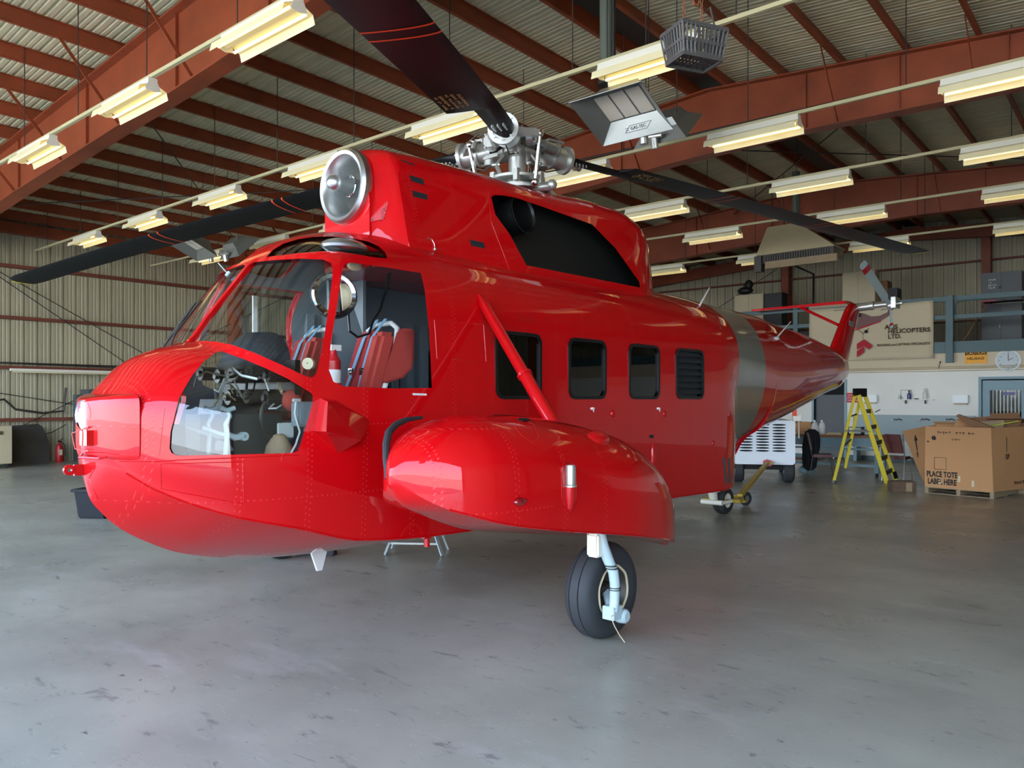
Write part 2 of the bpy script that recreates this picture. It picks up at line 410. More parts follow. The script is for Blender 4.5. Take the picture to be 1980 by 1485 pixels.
def scribble(M4, w_, h_, rows, m, parent, name='stencil', seed=1, t_=.0006):     # worn lettering too faint to read
    rr = random.Random(seed); c = B(); rh = h_ / rows
    for r in range(rows):
        x = -w_ / 2; y = h_ / 2 - rh * (r + .5)
        while x < w_ / 2 - .004:
            L_ = rr.uniform(.25, .7) * rh; hh = rh * rr.uniform(.4, .62); dy = rr.uniform(-.1, .1) * rh
            if rr.random() < .82:
                k = rr.random()
                if k < .5: c.box((x + L_ / 2, y + dy, 0), (L_ * .35, hh, t_)); c.box((x + L_ / 2, y + dy + hh * .35, 0), (L_, hh * .25, t_))
                else: c.box((x + L_ / 2, y + dy, 0), (L_, hh * .3, t_)); c.box((x + L_ * .2, y, 0), (L_ * .3, hh, t_))
            x += L_ + rh * .15
    me = c.mesh(name, [m], smooth=0); me.transform(M4); o = bpy.data.objects.new(name, me); COL.objects.link(o); o.parent = parent; return o

# ------------------------------------------------------------------ the hangar
X0, X1, Y0, Y1 = -22.0, 9.8, -3.0, 27.5; XR = -6.1
def roofz(x): return 7.28 - 0.067 * (XR - x) if x < XR else 7.28 - 0.075 * (x - XR)      # underside of the roof sheets
struct(B().b2((X0 - .3, Y0 - .6, -.3), (X1 + .3, Y1 + .3, 0)).obj('floor', 'floor', smooth=0))
struct(B().b2((-90, -120, -.34), (90, Y0 - .6, -.02)).obj('apron', 'asphalt', smooth=0))
def ribs(a, b, pitch=0.305, h=0.034, g=0.017):
    P = []; n = int((b - a) / pitch)
    for i in range(n):
        s = a + i * pitch
        P += [(s, 0), (s + .012, h), (s + .045, h), (s + .057, 0), (s + .125, 0), (s + .137, g), (s + .152, g), (s + .164, 0), (s + .21, 0), (s + .222, g), (s + .237, g), (s + .249, 0)]
    P.append((b, 0)); return P
c = B(); P = ribs(Y0 - .3, Y1)
sec = [[(x, y, roofz(x) - 0.001 + h) for y, h in P] for x in (X0 - .2, XR, X1)]
c.loft(sec, closed=False)
c.loft([[(x, y, roofz(x) + .15) for y in (Y0 - .3, Y1)] for x in (X0 - .2, XR, X1)], closed=False)
struct(c.obj('ceiling', 'roof_sheet', smooth=0))
c = B(); P = ribs(Y0, Y1, h=.042, g=.007); c.loft([[(X0 - h, y, z) for y, h in P] for z in (0, roofz(X0) + .1)], closed=False); struct(c.obj('wall_left', 'wall_sheet', smooth=0))
c = B(); P = ribs(X0, X1, h=.042, g=.008); c.loft([[(x, Y1 + h, z) for x, h in P] for z in (0, 7.5)], closed=False); struct(c.obj('wall_back', 'wall_sheet', smooth=0))
c = B(); P = ribs(Y0, Y1); c.loft([[(X1 + h, y, z) for y, h in P] for z in (0, 6.4)], closed=False); struct(c.obj('wall_right', 'wall_sheet', smooth=0))
c = B(); P = ribs(X0, X1); c.loft([[(x, Y0 - h, z) for x, h in P] for z in (5.3, 7.4)], closed=False)
struct(c.obj('wall_front', 'wall_sheet', smooth=0))
for i, xx in enumerate((X0 + .2, X1 - .2)):
    pass
# purlins
pz = [-6.42 - 1.085 * k for k in range(15)] + [-5.78 + 0.95 * k for k in range(17)]
for x in pz:
    if not X0 + .1 < x < X1 - .1: continue
    s = 1 if x < XR else -1; z = roofz(x)
    prof = [(0, -.005), (.05 * s, -.005), (.05 * s, -.015), (.010 * s, -.015), (.010 * s, -.205), (-.055 * s, -.205), (-.055 * s, -.185), (-.063 * s, -.185), (-.063 * s, -.215), (0, -.215)]
    struct(B().prism([(x + a, Y0, z + b) for a, b in prof], (0, Y1 - Y0, 0)).obj('purlin', 'red_oxide', smooth=0))
# ridge flashing strip
struct(B().b2((XR - .22, Y0, 7.20), (XR + .22, Y1, 7.235)).obj('ridge_flashing', 'dark_steel', smooth=0))
# rigid frames
def rafter(y, name='rafter'):
    top = [(X0 + .1, roofz(X0) - .225), (XR, 7.05), (X1 - .1, roofz(X1) - .235)]
    bot = [(X0 + .1, 4.95), (-16, 5.38), (-10, 5.70), (-6.8, 5.90), (-4.5, 5.97), (-1.4, 5.92), (X1 - .1, 5.2)]
    c = B(); poly = [(x, y - .008, z) for x, z in bot] + [(x, y - .008, z) for x, z in top[::-1]]
    c.prism(poly, (0, .016, 0))
    for L, dz in ((top, 0), (bot, 0)):
        for a, b in zip(L, L[1:]): c.beam((a[0], y, a[1] + dz), (b[0], y, b[1] + dz), .26, .025, up=(0, 0, 1)) if False else c.add(
            [(a[0], y - .13, a[1] - .012), (a[0], y + .13, a[1] - .012), (b[0], y + .13, b[1] - .012), (b[0], y - .13, b[1] - .012),
             (a[0], y - .13, a[1] + .012), (a[0], y + .13, a[1] + .012), (b[0], y + .13, b[1] + .012), (b[0], y - .13, b[1] + .012)],
            [(0, 1, 2, 3), (4, 5, 6, 7), (0, 1, 5, 4), (1, 2, 6, 5), (2, 3, 7, 6), (3, 0, 4, 7)])
    for xs in (-19, -16, -13, -10.1, -7.9, -4.4, -3.0, -1.6, .5, 3, 6):
        zb = [b[1] + (xs - b[0]) * (d[1] - b[1]) / (d[0] - b[0]) for b, d in zip(bot, bot[1:]) if b[0] <= xs <= d[0]][0]
        c.b2((xs - .005, y - .05, zb), (xs + .005, y + .05, roofz(xs) - .24))
    c.b2((X0 + .02, y - .13, 0), (X0 + .42, y + .13, 5.3)); c.b2((X1 - .42, y - .13, 0), (X1 - .02, y + .13, 5.3))
    struct(c.obj(name, 'red_oxide', smooth=0))
for y in (-2.7, 5.1, 12.75, 20.3): rafter(y)
for y in (5.1, 12.75, 20.3):
    for x in (-18.4, -16.18, -14.0, -11.85, -9.68, -7.5, -3.9, -2.0, 0, 2):
        zb = 5.4 + (x + 16) * .055 if x < -6.8 else 5.93
        if x < -16: zb = 5.38 + (x + 16) * .07
        for s in ((-1,) if y == 5.1 else (-1,)):
            struct(B().beam((x, y + s * .85, roofz(x) - .2), (x, y + s * .03, zb + .06), .05, .008, up=(1, 0, 0)).obj('flange_brace', 'red_oxide', smooth=0))
# end wall frame and girts
for x in (-16.2, -10.1, -4.0, 2.1): struct(B().b2((x - .12, Y1 - .42, 0), (x + .12, Y1 - .05, roofz(x) - .4)).obj('wall_column', 'red_oxide', smooth=0))
c = B()
for a, b in ((X0, XR), (XR, X1)): c.add([(a, Y1 - .5, roofz(a) - .62), (a, Y1 - .3, roofz(a) - .62), (b, Y1 - .3, roofz(b) - .62), (b, Y1 - .5, roofz(b) - .62),
                                        (a, Y1 - .5, roofz(a) - .22), (a, Y1 - .3, roofz(a) - .22), (b, Y1 - .3, roofz(b) - .22), (b, Y1 - .5, roofz(b) - .22)], [(0, 1, 2, 3), (4, 5, 6, 7), (0, 1, 5, 4), (1, 2, 6, 5), (2, 3, 7, 6), (3, 0, 4, 7)])
struct(c.obj('end_rafter', 'red_oxide', smooth=0))
for z in (2.3, 4.0, 5.82): struct(B().b2((X0, Y1 - .2, z), (X1, Y1 - .02, z + .05)).obj('wall_girt', 'girt_brown', smooth=0))
for z in (1.12, 2.42, 3.66, 4.94): struct(B().b2((X0 + .02, Y0, z - .07), (X0 + .2, Y1, z + .01)).obj('wall_girt', 'girt_brown', smooth=0))
struct(B().b2((X0 + .02, Y0, 5.72), (X0 + .25, Y1, 5.98)).obj('eave_strut', 'red_oxide', smooth=0))
def rod(p, q, r=.012, m='dark_steel', n='brace_rod'): return struct(B().cyl(p, q, r, n=6).obj(n, m))
rod((X0 + .25, 4.6, 5.7), (X0 + .25, 12.4, 1.6)); rod((X0 + .25, 6.6, .75), (X0 + .25, 14.6, 4.95)); rod((X0 + .25, 5.0, 2.0), (X0 + .25, 9.4, 1.25)); rod((X0 + .25, 5.1, 5.5), (X0 + .25, 12.5, .6))
rod((-21, 5.1, 5.9), (-12, 12.75, 6.5)); rod((-21, 12.7, 5.9), (-12, 5.1, 6.45)); rod((-2.8, 12.75, 6.6), (-9, 20.3, 6.7)); rod((-9, 12.75, 6.7), (-1, 20.3, 6.6)); rod((3, 12.6, 6.2), (-12, 12.55, 6.35), .02)
rod((-10.3, 26.9, 6.2), (-12.5, 26.9, 5.0)); 
# black gallows bracket at the back
c = B(); a = wy(1523, 508, 25.5); b_ = wy(1573, 530, 25.5); d = wy(1573, 650, 25.5)
c.tube([a, b_, d], .035); struct(c.obj('steel_bracket', 'black_satin'))
# white office block, mezzanine edge, doors
YO = 21.6
def wallbox(name, x0, x1, z0, z1, m, y=YO, t=.15): return struct(B().b2((x0, y, z0), (x1, y + t, z1)).obj(name, m, smooth=0))
dl = (-7.25, -6.45); dr = (-3.28, -2.3)
c = B()
for a, b in ((-12.5, dl[0]), (dl[1], dr[0]), (dr[1], 9.7)): c.b2((a, YO, 0), (b, YO + .15, 2.1))
c.b2((-12.5, YO, 2.1), (9.7, YO + .15, 2.33))
struct(c.obj('wall_office', 'white_wall', smooth=0))
struct(B().b2((-12.5, YO - .01, 2.33), (9.7, YO + .15, 2.76)).obj('wall_office_upper', 'cream_wall', smooth=0))
struct(B().b2((-12.5, YO - .02, .0), (dl[0] - .06, YO - .005, .10)).obj('baseboard_office', 'teal', smooth=0))
struct(B().b2((dl[1] + .06, YO - .02, .0), (dr[0] - .06, YO - .005, .12)).obj('baseboard_office', 'teal', smooth=0))
struct(B().b2((-12.5, YO, 2.96), (9.7, Y1 - .5, 3.02)).obj('mezzanine_floor', 'grey_steel', smooth=0))
struct(B().b2((-12.5, YO - .06, 2.74), (9.7, YO + .06, 3.02)).obj('mezzanine_beam', 'teal', smooth=0))
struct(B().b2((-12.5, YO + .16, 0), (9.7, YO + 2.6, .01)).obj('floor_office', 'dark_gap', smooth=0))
struct(B().b2((-12.5, YO + 2.6, 0), (9.7, YO + 2.7, 2.9)).obj('wall_office_inner', 'white_wall', smooth=0))
for n, (a, b) in enumerate((dl, dr)):
    c = B(); c.b2((a - .06, YO - .03, 0), (a, YO + .17, 2.14)); c.b2((b, YO - .03, 0), (b + .06, YO + .17, 2.14)); c.b2((a, YO - .03, 2.08), (b, YO + .17, 2.14))
    f = struct(c.obj('door_%d' % (n + 1), 'teal_door', smooth=0))
    if n == 0:
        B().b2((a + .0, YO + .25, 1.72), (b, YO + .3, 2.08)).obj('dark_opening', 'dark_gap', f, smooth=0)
        B().b2((a - .02, YO + .10, .02), (b + .02, YO + .14, 1.72)).obj('shutter', 'grey_steel', f, smooth=0)
    else:
        c = B(); c.b2((a + .02, YO + .02, 0.02), (a + .17, YO + .07, 2.05)); c.b2((b - .17, YO + .02, .02), (b - .02, YO + .07, 2.05)); c.b2((a + .17, YO + .02, 1.82), (b - .17, YO + .07, 2.05)); c.b2((a + .17, YO + .02, .02), (b - .17, YO + .07, .95))
        lf = c.obj('door_leaf', 'teal_door', f, smooth=0)
        B().b2((a + .17, YO + .04, .95), (b - .17, YO + .046, 1.82)).obj('door_glass', 'clear_glass', lf, smooth=0)
        c = B()
        for k in range(9): c.b2((a + .2 + k * .075, YO + .2, .8), (a + .225 + k * .075, YO + .21, 1.84))
        c.obj('blind', 'white_enamel', f, smooth=0)
        B().b2((a + .42, YO + .03, 1.70), (a + .68, YO + .036, 1.77)).obj('door_notice', 'bottle_blue', lf, smooth=0)
        c = B(); c.b2((a + .19, YO + .6, .0), (a + .75, YO + 1.0, 1.3)); c.obj('desk_beyond_glass', 'bin_black', f, smooth=0)
# mezzanine railing
rt = thing('mezzanine_railing', 'teal steel railing along the edge of the upper storage floor', 'railing', (-8, YO - .02, 3.02))
def rl(c): return c
def R_(c, name, m='teal'):
    for v in range(len(c.v)): c.v[v] = c.v[v] - Vector((-8, YO - .02, 3.02))
    return c.obj(name, m, rt, smooth=0)
R_(B().b2((-12.5, YO - .05, 4.02), (9.7, YO + .03, 4.14)), 'top_rail'); R_(B().b2((-12.5, YO - .03, 3.58), (9.7, YO + .02, 3.68)), 'middle_rail')
R_(B().b2((-4.02, YO - .16, 2.50), (-3.86, YO - .05, 4.15)), 'post')
for x in (-10.6, -7.75, -2.9 + 1.6, 1.2): R_(B().b2((x - .06, YO - .04, 3.02), (x + .06, YO + .02, 4.05)), 'post')
c = B(); P = [(-3.86 + .0, 3.98)]
a = [(-3.86 + .13 - .13 * math.cos(t * PI / 8), 3.85 + .17 * math.sin(t * PI / 8)) for t in range(5)]
c.tube([(x, YO - .03, z) for x, z in [(-3.83, 3.68), (-3.83, 3.85)] + [(-3.70 - .13 * math.cos(t * PI / 8), 3.88 + .14 * math.sin(t * PI / 8)) for t in range(5)] + [(-3.2, 4.02)]], .025); R_(c, 'rail_bend')
# wall pipes
for k, z in enumerate((2.40, 2.36, 2.30)):
    tag(B().tube([(-9.5, YO - .03 - .01 * k, z), (-6, YO - .04, z + .004), (-3, YO - .035, z), (1, YO - .04, z)], .011, n=6).obj('wall_conduit', 'tan_steel'),
        ['topmost', 'middle', 'lowest'][k] + ' of the three thin conduits along the office wall below the clock', 'conduit', 'conduits on the office wall')
c = B(); p = wy(1818, 700, YO - .06); c.tube([p + Vector((0, 0, .0)), p + Vector((-.02, 0, -.08)), p + Vector((-.03, 0, -.16))], .008); c.sph(p, .02, 6)
tag(c.obj('wire_hanger', 'black_satin'), 'short black wire loop hanging above the conduits on the office wall', 'wire')

# ------------------------------------------------------------------ lighting rows
LZ = 5.2
def fixture():
    t = thing('fluorescent_light', 'x', 'light fixture', (0, 0, LZ), 0, 'fluorescent fixtures hung under the roof')
    L = .63
    c = B(); c.b2((-L, -.055, .0), (L, .055, .085)); c.obj('housing', 'white_enamel', t, smooth=0, bevel=.004)
    prof = [(-.175, -.125), (-.155, -.045), (-.06, .0), (0, -.05), (.06, .0), (.155, -.045), (.175, -.125)]
    th = [(a, b + .006) for a, b in prof]
    poly = prof + th[::-1]
    c = B(); c.prism([(-L, a, b) for a, b in poly], (2 * L, 0, 0)); c.obj('reflector', 'cream_enamel', t, smooth=0)
    for s in (-L, L):
        c = B(); c.prism([(s - .004, a, b) for a, b in [(-.09, -.055), (-.055, .03), (.055, .03), (.09, -.055), (0, -.075)]], (.008, 0, 0)); c.obj('end_plate', 'white_enamel', t, smooth=0)
    for s in (-1, 1): B().cyl((-L + .02, s * .088, -.055), (L - .02, s * .088, -.055), .0155, n=10).obj('fluorescent_tube', 'tube_glow', t)
    return t
fx = fixture()
rows = [(4.16, [-6.64, -9.47, -12.43], 'nearest row'), (7.17, [-4.1, -7.09, -9.95, -12.75, -15.6, -18.4], 'second nearest row'),
        (10.05, [-1.3, -4.19, -7.11, -10.1, -12.95, -15.6, -18.4], 'third row'), (12.98, [-1.6, -4.42, -7.32, -10.2], 'fourth row'),
        (15.78, [-1.75, -4.6, -7.49, -10.3], 'fifth row'), (19.14, [-2.05, -4.95, -7.72, -10.55], 'row farthest back')]
ordw = ['rightmost', 'second from the right', 'third from the right', 'fourth from the right', 'fifth from the right', 'sixth from the right', 'seventh from the right']
first = True
for ri, (y, xs, nm) in enumerate(rows):
    for k, x in enumerate(xs):
        lab = 'cream fluorescent fixture, %s in the %s' % (ordw[k], nm)
        if first: fx.location = (x, y, LZ); fx['label'] = lab; first = False
        else: copy_tree(fx, loc=(x, y, LZ), label=lab)
    xa = -21.5; xb = max(xs) + (3.5 if ri < 3 else 4.5)
    if ri == 0: xb = -4.5
    t = thing('lighting_rail', 'cream strut rail on rods carrying the %s of lights' % nm, 'rail', (0, y, LZ + .1), 0, 'rails carrying the light fixtures')
    B().b2((xa, -.022, -.012), (xb, .022, .03)).obj('rail', 'yellow_conduit', t, smooth=0)
    x = xb - .6; k = 0
    while x > xa:
        B().cyl((x, 0, .02), (x, 0, roofz(x) - LZ - .12), .007, n=5).obj('hanging_rod', 'dark_steel', t); x -= 1.95; k += 1

# ------------------------------------------------------------------ radiant heaters
def heater(name, label, o, yaw, tilt, roll=0, logo=False, sc_=1.0):
    t = thing(name, label, 'heater', o, yaw)
    R = Matrix.Rotation(tilt, 3, 'X') @ Matrix.Rotation(roll, 3, 'Y')
    def P(p): return R @ (Vector(p) * sc_)
    w_, h_ = .30, .22
    inner = [(-w_, -h_, 0), (w_, -h_, 0), (w_, h_, 0), (-w_, h_, 0)]; outer = [(-w_ - .16, -h_ - .16, -.17), (w_ + .16, -h_ - .16, -.17), (w_ + .16, h_ + .16, -.17), (-w_ - .16, h_ + .16, -.17)]
    c = B()
    for i in range(4):
        j = (i + 1) % 4
        a, b, d, e_ = [Vector(q) for q in (inner[i], inner[j], outer[j], outer[i])]
        n = (b - a).cross(d - a).normalized() * .006
        c.hull2([P(q) for q in (a, b, d, e_)], [P(q + n) for q in (a, b, d, e_)])
    c.hull2([P((x, y, 0.001)) for x, y, z in inner], [P((x * .8, y * .8, .12)) for x, y, z in inner])
    c.obj('reflector_hood', 'galvanised', t, smooth=0)
    for k in range(3):
        x = -w_ + .1 + k * .2
        c = B(); c.hull2([P((x + a * .088, b * .19, -.012)) for a, b in ((-1, -1), (1, -1), (1, 1), (-1, 1))], [P((x + a * .088, b * .19, .0)) for a, b in ((-1, -1), (1, -1), (1, 1), (-1, 1))]); c.obj('burner_tile', 'heater_tile', t, smooth=0)
    c = B(); c.cyl(P((.05, h_ + .17, -.06)), P((.05, h_ + .25, -.2)), .05, n=12); c.cyl(P((.18, h_ + .17, -.02)), P((-.1, h_ + .17, -.04)), .03, n=10); c.cyl(P((.05, h_ + .1, .0)), P((.05, h_ + .2, -.05)), .02, n=8); c.obj('gas_valve', 'cast_alloy', t)
    ch_ = roofz(o[0]) - o[2] - .12
    for sx_ in (-.25, .25): c = B(); c.cyl(P((sx_, 0, .1)), P((sx_, 0, .1)) + Vector((0, 0, ch_)), .006, n=5); c.obj('hanging_chain', 'dark_steel', t)
    if logo:
        n = Vector(P((.04, h_ + .08, -.09))); ydir = P((0, h_, 0)) - P((0, h_ + .16, -.17)); xd = P((1, 0, 0))
        nn = xd.cross(ydir).normalized()
        M = frame(n + nn * .006, xd, ydir); text('GAS-TEC', .05, 'print_black', t, M, extrude=.0005)
        c = B(); pts = [M @ Vector(((.14 if 0 <= k < 6 or k >= 18 else -.14) + .035 * math.cos(k * PI / 12 - PI / 2 + PI / 2 * 0) * 1, .035 * math.sin(k * PI / 12 - PI / 2 * 0), 0)) for k in range(24)]
        c.tube(pts, .002, n=4, closed=True); c.obj('logo_border', 'print_black', t)
        c = B()
        for a in range(4): c.box(M @ Vector((-.145 + .016 * math.cos(a * PI / 2 + .785), .016 * math.sin(a * PI / 2 + .785), 0)), (.012, .012, .003))
        c.obj('logo_mark', 'print_black', t)
    return t
p = wz(1207, 200, 4.88)
heater('radiant_heater', 'silver gas radiant heater with three pale tiles hanging below the second light row', p, 0.0, math.radians(-24), 0, logo=True)
p2 = wy(1285, 236, 9.3)
heater('radiant_heater', 'silver gas radiant heater seen from its side, just right of the tiled heater', p2, PI, math.radians(-42), 0, sc_=.85)
p = wz(378, 470, 5.05)
heater('radiant_heater', 'silver radiant heater hanging behind the left rotor blade, left of the windscreen top', p, 0.0, math.radians(-24), 0, sc_=1.0)
p = wz(455, 472, 4.95)
heater('radiant_heater', 'grey radiant heater seen from its side, above the windscreen top', p, PI, math.radians(-42), 0, sc_=.85)
# flue under the ridge
q = wz(1172, 120, 5.55)
t = thing('flue_pipe', 'thick grey green vertical flue pipe beside the gas heater', 'pipe', (q.x, q.y, 5.4))
B().cyl((0, 0, 0), (0, 0, 1.74), .075, n=20).obj('pipe', 'green_pipe', t); B().cyl((0, 0, -.12), (0, 0, .05), .095, n=20).obj('collar', 'dark_steel', t); B().b2((.09, -.02, 0), (.12, .02, 1.7)).obj('strap', 'dark_steel', t, smooth=0)
# hood heater at the back
qa = wy(1547, 478, 18.6)
t = thing('hood_heater', 'brown tapered sheet metal hood heater under a flue, behind the right rotor blade', 'heater', (qa.x, qa.y, 4.75), math.radians(-3))
c = B(); c.hull2([(-.95, -.35, .35), (.95, -.35, .35), (.95, .35, .35), (-.95, .35, .35)], [(-.75, -.15, 1.05), (.0, -.15, 1.05), (.0, .15, 1.05), (-.75, .15, 1.05)]); c.obj('hood', 'tan_steel', t, smooth=0)
B().b2((-.9, -.3, .15), (.9, .3, .35)).obj('burner_grid', 'dark_steel', t, smooth=0)
c = B()
for k in range(26): c.b2((-.72 + k * .06, -.33, .17), (-.70 + k * .06, -.30, .33))
tag(c.obj('grid_fin', 'dark_steel', t, smooth=0), kind='stuff')
B().b2((-.7, -.38, .0), (1.0, -.28, .17)).obj('lip', 'pallet_wood', t, smooth=0)
B().b2((-.98, -.38, -.05), (-.8, -.2, .33)).obj('bracket', 'dark_steel', t, smooth=0)
B().cyl((-.1, 0, 1.0), (-.1, 0, 2.3), .09, n=18).obj('flue', 'green_pipe', t)
for x in (-.7, -.4): c = B(); c.cyl((x, 0, .9), (x, 0, 2.3), .01, n=5); c.obj('hanging_rod', 'dark_steel', t)
# shopping basket on chains
bk = wy(1342, 92, 5.95)
t = thing('hanging_basket', 'dark grey plastic shopping basket hung from rusty chains under the roof', 'basket', (bk.x, bk.y, bk.z), math.radians(62))
def basket():
    a, b, h = .19, .13, .115; A, Bb = .225, .16
    c = B(); corners = lambda f: [((-A + (A - a) * (1 - f)) if sx < 0 else (A - (A - a) * (1 - f)), (-Bb + (Bb - b) * (1 - f)) if sy < 0 else (Bb - (Bb - b) * (1 - f)), -h + 2 * h * f) for sx, sy in ((-1, -1), (1, -1), (1, 1), (-1, 1))]
    lo, mi_, hi = corners(0), corners(.45), corners(1)
    for L, w_ in ((lo, .05), (mi_, .03), (hi, .035)):
        for i in range(4): c.beam(L[i], L[(i + 1) % 4], .014, w_)
    for i in range(4):
        j = (i + 1) % 4; n = 11 if i % 2 == 0 else 8
        for k in range(n + 1):
            f = k / n; p0 = Vector(lo[i]).lerp(Vector(lo[j]), f); p1 = Vector(hi[i]).lerp(Vector(hi[j]), f); c.beam(p0, p1, .016, .016)
    for k in range(12): x = -a + 2 * a * k / 11; c.box((x, 0, -h), (.02, 2 * b, .006))
    for k in range(6): y = -b + 2 * b * k / 5; c.box((0, y, -h), (2 * a, .012, .006))
    c.obj('basket_body', 'basket_plastic', t, smooth=0)
    c = B(); c.tube([(.1, -.15, .115), (.12, -.06, .33), (.12, .06, .33), (.1, .15, .115)], .008); c.obj('handle', 'basket_plastic', t)
basket()
def chain(o0, o1, n, name, parent):
    c = B(); o0 = Vector(o0); o1 = Vector(o1); d = (o1 - o0)
    for k in range(n):
        m_ = o0 + d * ((k + .5) / n); h = d.length / n * .62; w_ = h * .55; ax = Vector((1, 0, 0)) if k % 2 else Vector((0, 1, 0))
        c.tube([m_ + ax * w_ * math.cos(q) + d.normalized() * h * math.sin(q) for q in [2 * PI * i / 8 for i in range(8)]], w_ * .34, n=4, closed=True)
    return c.obj(name, 'rust', parent)
chain((-.1, 0, -.05), (-.1, 0, .95), 26, 'chain', t); chain((.06, -.02, -.05), (.06, -.02, .95), 26, 'chain', t)
c = B(); c.tube([(-.02, 0, .95), (-.02, 0, .42), (.0, 0, .36), (.04, 0, .36), (.05, 0, .40)], [.006, .008, .014, .012, .006]); c.obj('hook', 'rust', t)
# hoist beam stub that the chains go up to
# ------------------------------------------------------------------ left side of the hangar
t = thing('wall_tube_light', 'long cream tube batten fixed along the left wall above the tool chest', 'light fixture', (X0 + .35, 8.1, 2.33))
B().b2((-.09, -1.42, -.03), (.05, 1.42, .03)).obj('housing', 'white_enamel', t, smooth=0); B().cyl((.0, -1.38, -.05), (.0, 1.38, -.05), .02, n=8).obj('tube', 'cream_enamel', t)
c = B(); c.tube([(X0 + .28, 5.0, 2.55), (X0 + .28, 6.5, 2.5), (X0 + .28, 9.6, 2.50), (X0 + .28, 12, 2.46)], .018, n=6); c.tube([(X0 + .26, 5.0, 2.50), (X0 + .26, 12, 2.44)], .018, n=6)
tag(c.obj('wall_pipes', 'dark_steel'), 'pair of dark pipes running along the left wall over the batten', 'pipe')
c = B(); c.tube([(X0 + .3, 6.3, 1.55), (X0 + .3, 6.55, 1.6), (X0 + .3, 6.8, 1.35), (X0 + .3, 7.4, 1.25), (X0 + .3, 7.9, 1.3), (X0 + .3, 7.95, 1.9)], .028, n=8); c.tube([(X0 + .32, 6.3, .75), (X0 + .32, 6.9, .62), (X0 + .32, 7.6, .75), (X0 + .32, 7.95, .95)], .012, n=6)
tag(c.obj('air_hose', 'dark_steel'), 'dark air hose looping along the lower left wall above the leaning panel', 'hose')
c = B(); pl = [(0, 0), (1.18, 0), (1.2, .55), (1.08, .96), (.95, 1.04), (.15, 1.0), (0, .85)]
a = wx(12, 905, -21.2)
c.prism([(-21.25 - .25 * z, a.y + y * .82, z * .95) for y, z in pl], (.03, 0, 0)); tag(c.obj('acrylic_sheet', 'smoked_panel', bevel=.008), 'dark smoky transparent panel leaning against the left wall', 'panel')
a = wz(0, 905, 0)
t = thing('beige_cabinet', 'beige steel cabinet on castors cut by the left edge of the photo', 'cabinet', (-20.9, 5.75, 0))
B().b2((-.35, -.5, .1), (.35, .62, .98)).obj('body', 'tan_steel', t, smooth=0, bevel=.01)
c = B(); c.cyl((.25, .5, .05), (.25, .56, .05), .05, n=12); c.obj('castor', 'rubber', t); B().b2((.35, .35, .78), (.375, .42, .86)).obj('latch', 'chrome', t, smooth=0)
e_ = wz(107, 893, 0)
t = thing('fire_extinguisher', 'red fire extinguisher standing on the floor by the left wall', 'fire extinguisher', (-21.5, 7.72, 0))
c = B(); c.lathe([(0, 0), (.08, 0), (.088, .02), (.088, .36), (.07, .43), (.03, .47), (.03, .5), (0, .5)], (0, 0, 0)); c.obj('cylinder', 'fire_red', t)
c = B(); c.b2((-.02, -.03, .5), (.02, .05, .54)); c.beam((0, -.02, .54), (0, .1, .6), .02, .012); c.obj('valve_handle', 'black_satin', t, smooth=0); B().tube([(0, .03, .52), (.03, .12, .42), (.05, .11, .15)], .012).obj('hose', 'black_satin', t); B().b2((.07, -.04, .18), (.091, .04, .32)).obj('instruction_label', 'cream_plastic', t, smooth=0)
# workbench / tool chest
t = thing('tool_chest', 'tall dark steel tool rack with a hood behind the helicopter nose', 'tool chest', (-21.3, 8.75, 0))
c = B(); c.b2((-.35, -.65, 0), (-.1, -.5, 1.72)); c.obj('upright', 'grey_steel', t, smooth=0)
B().b2((-.45, -.45, 1.22), (.15, 1.0, 1.86)).obj('hood', 'grey_steel', t, smooth=0, bevel=.02)
B().b2((-.45, -.35, .12), (.1, 1.0, 1.12)).obj('chest', 'dark_steel', t, smooth=0)
for k in range(6): B().b2((.1, -.3, .2 + k * .15), (.125, .95, .32 + k * .15)).obj('drawer', 'galvanised', t, smooth=0)
c = B()
for y in (-.25, 0, .5): c.cyl((.0, y, .06), (.0, y + .05, .06), .06, n=12)
c.obj('castor', 'rubber', t)
c = B()
for y, z in ((.1, 1.6), (.2, 1.6), (.3, 1.6), (.15, 1.52), (.25, 1.52)): c.cyl((.15, y, z), (.16, y, z), .018, n=10)
c.obj('knob', 'black_satin', t)
t = thing('spray_bottle', 'small white spray bottle hung on the tool rack upright', 'bottle', (-21.33, 8.17, 1.25)); c = B(); c.lathe([(0, 0), (.045, 0), (.05, .02), (.045, .13), (.015, .2), (.015, .24), (0, .24)], (0, 0, 0), n=12); c.obj('bottle', 'milky', t); B().b2((-.02, -.08, .24), (.02, .03, .28)).obj('trigger', 'white_enamel', t, smooth=0)
# black tote behind the nose
q = wz(176, 1004, 0)
t = thing('black_bin', 'black plastic bin standing on the floor behind the helicopter nose', 'bin', (q.x - .12, q.y + .15, 0), math.radians(35))
c = B(); lo, hi = .19, .23
c.hull2([(-lo, -lo * .9, 0), (lo, -lo * .9, 0), (lo, lo * .9, 0), (-lo, lo * .9, 0)], [(-hi, -hi * .9, .38), (hi, -hi * .9, .38), (hi, hi * .9, .38), (-hi, hi * .9, .38)]); c.obj('tub', 'bin_black', t, smooth=0, bevel=.02)
B().b2((-.255, -.235, .36), (.255, .235, .40)).obj('rim', 'bin_black', t, smooth=0, bevel=.008)

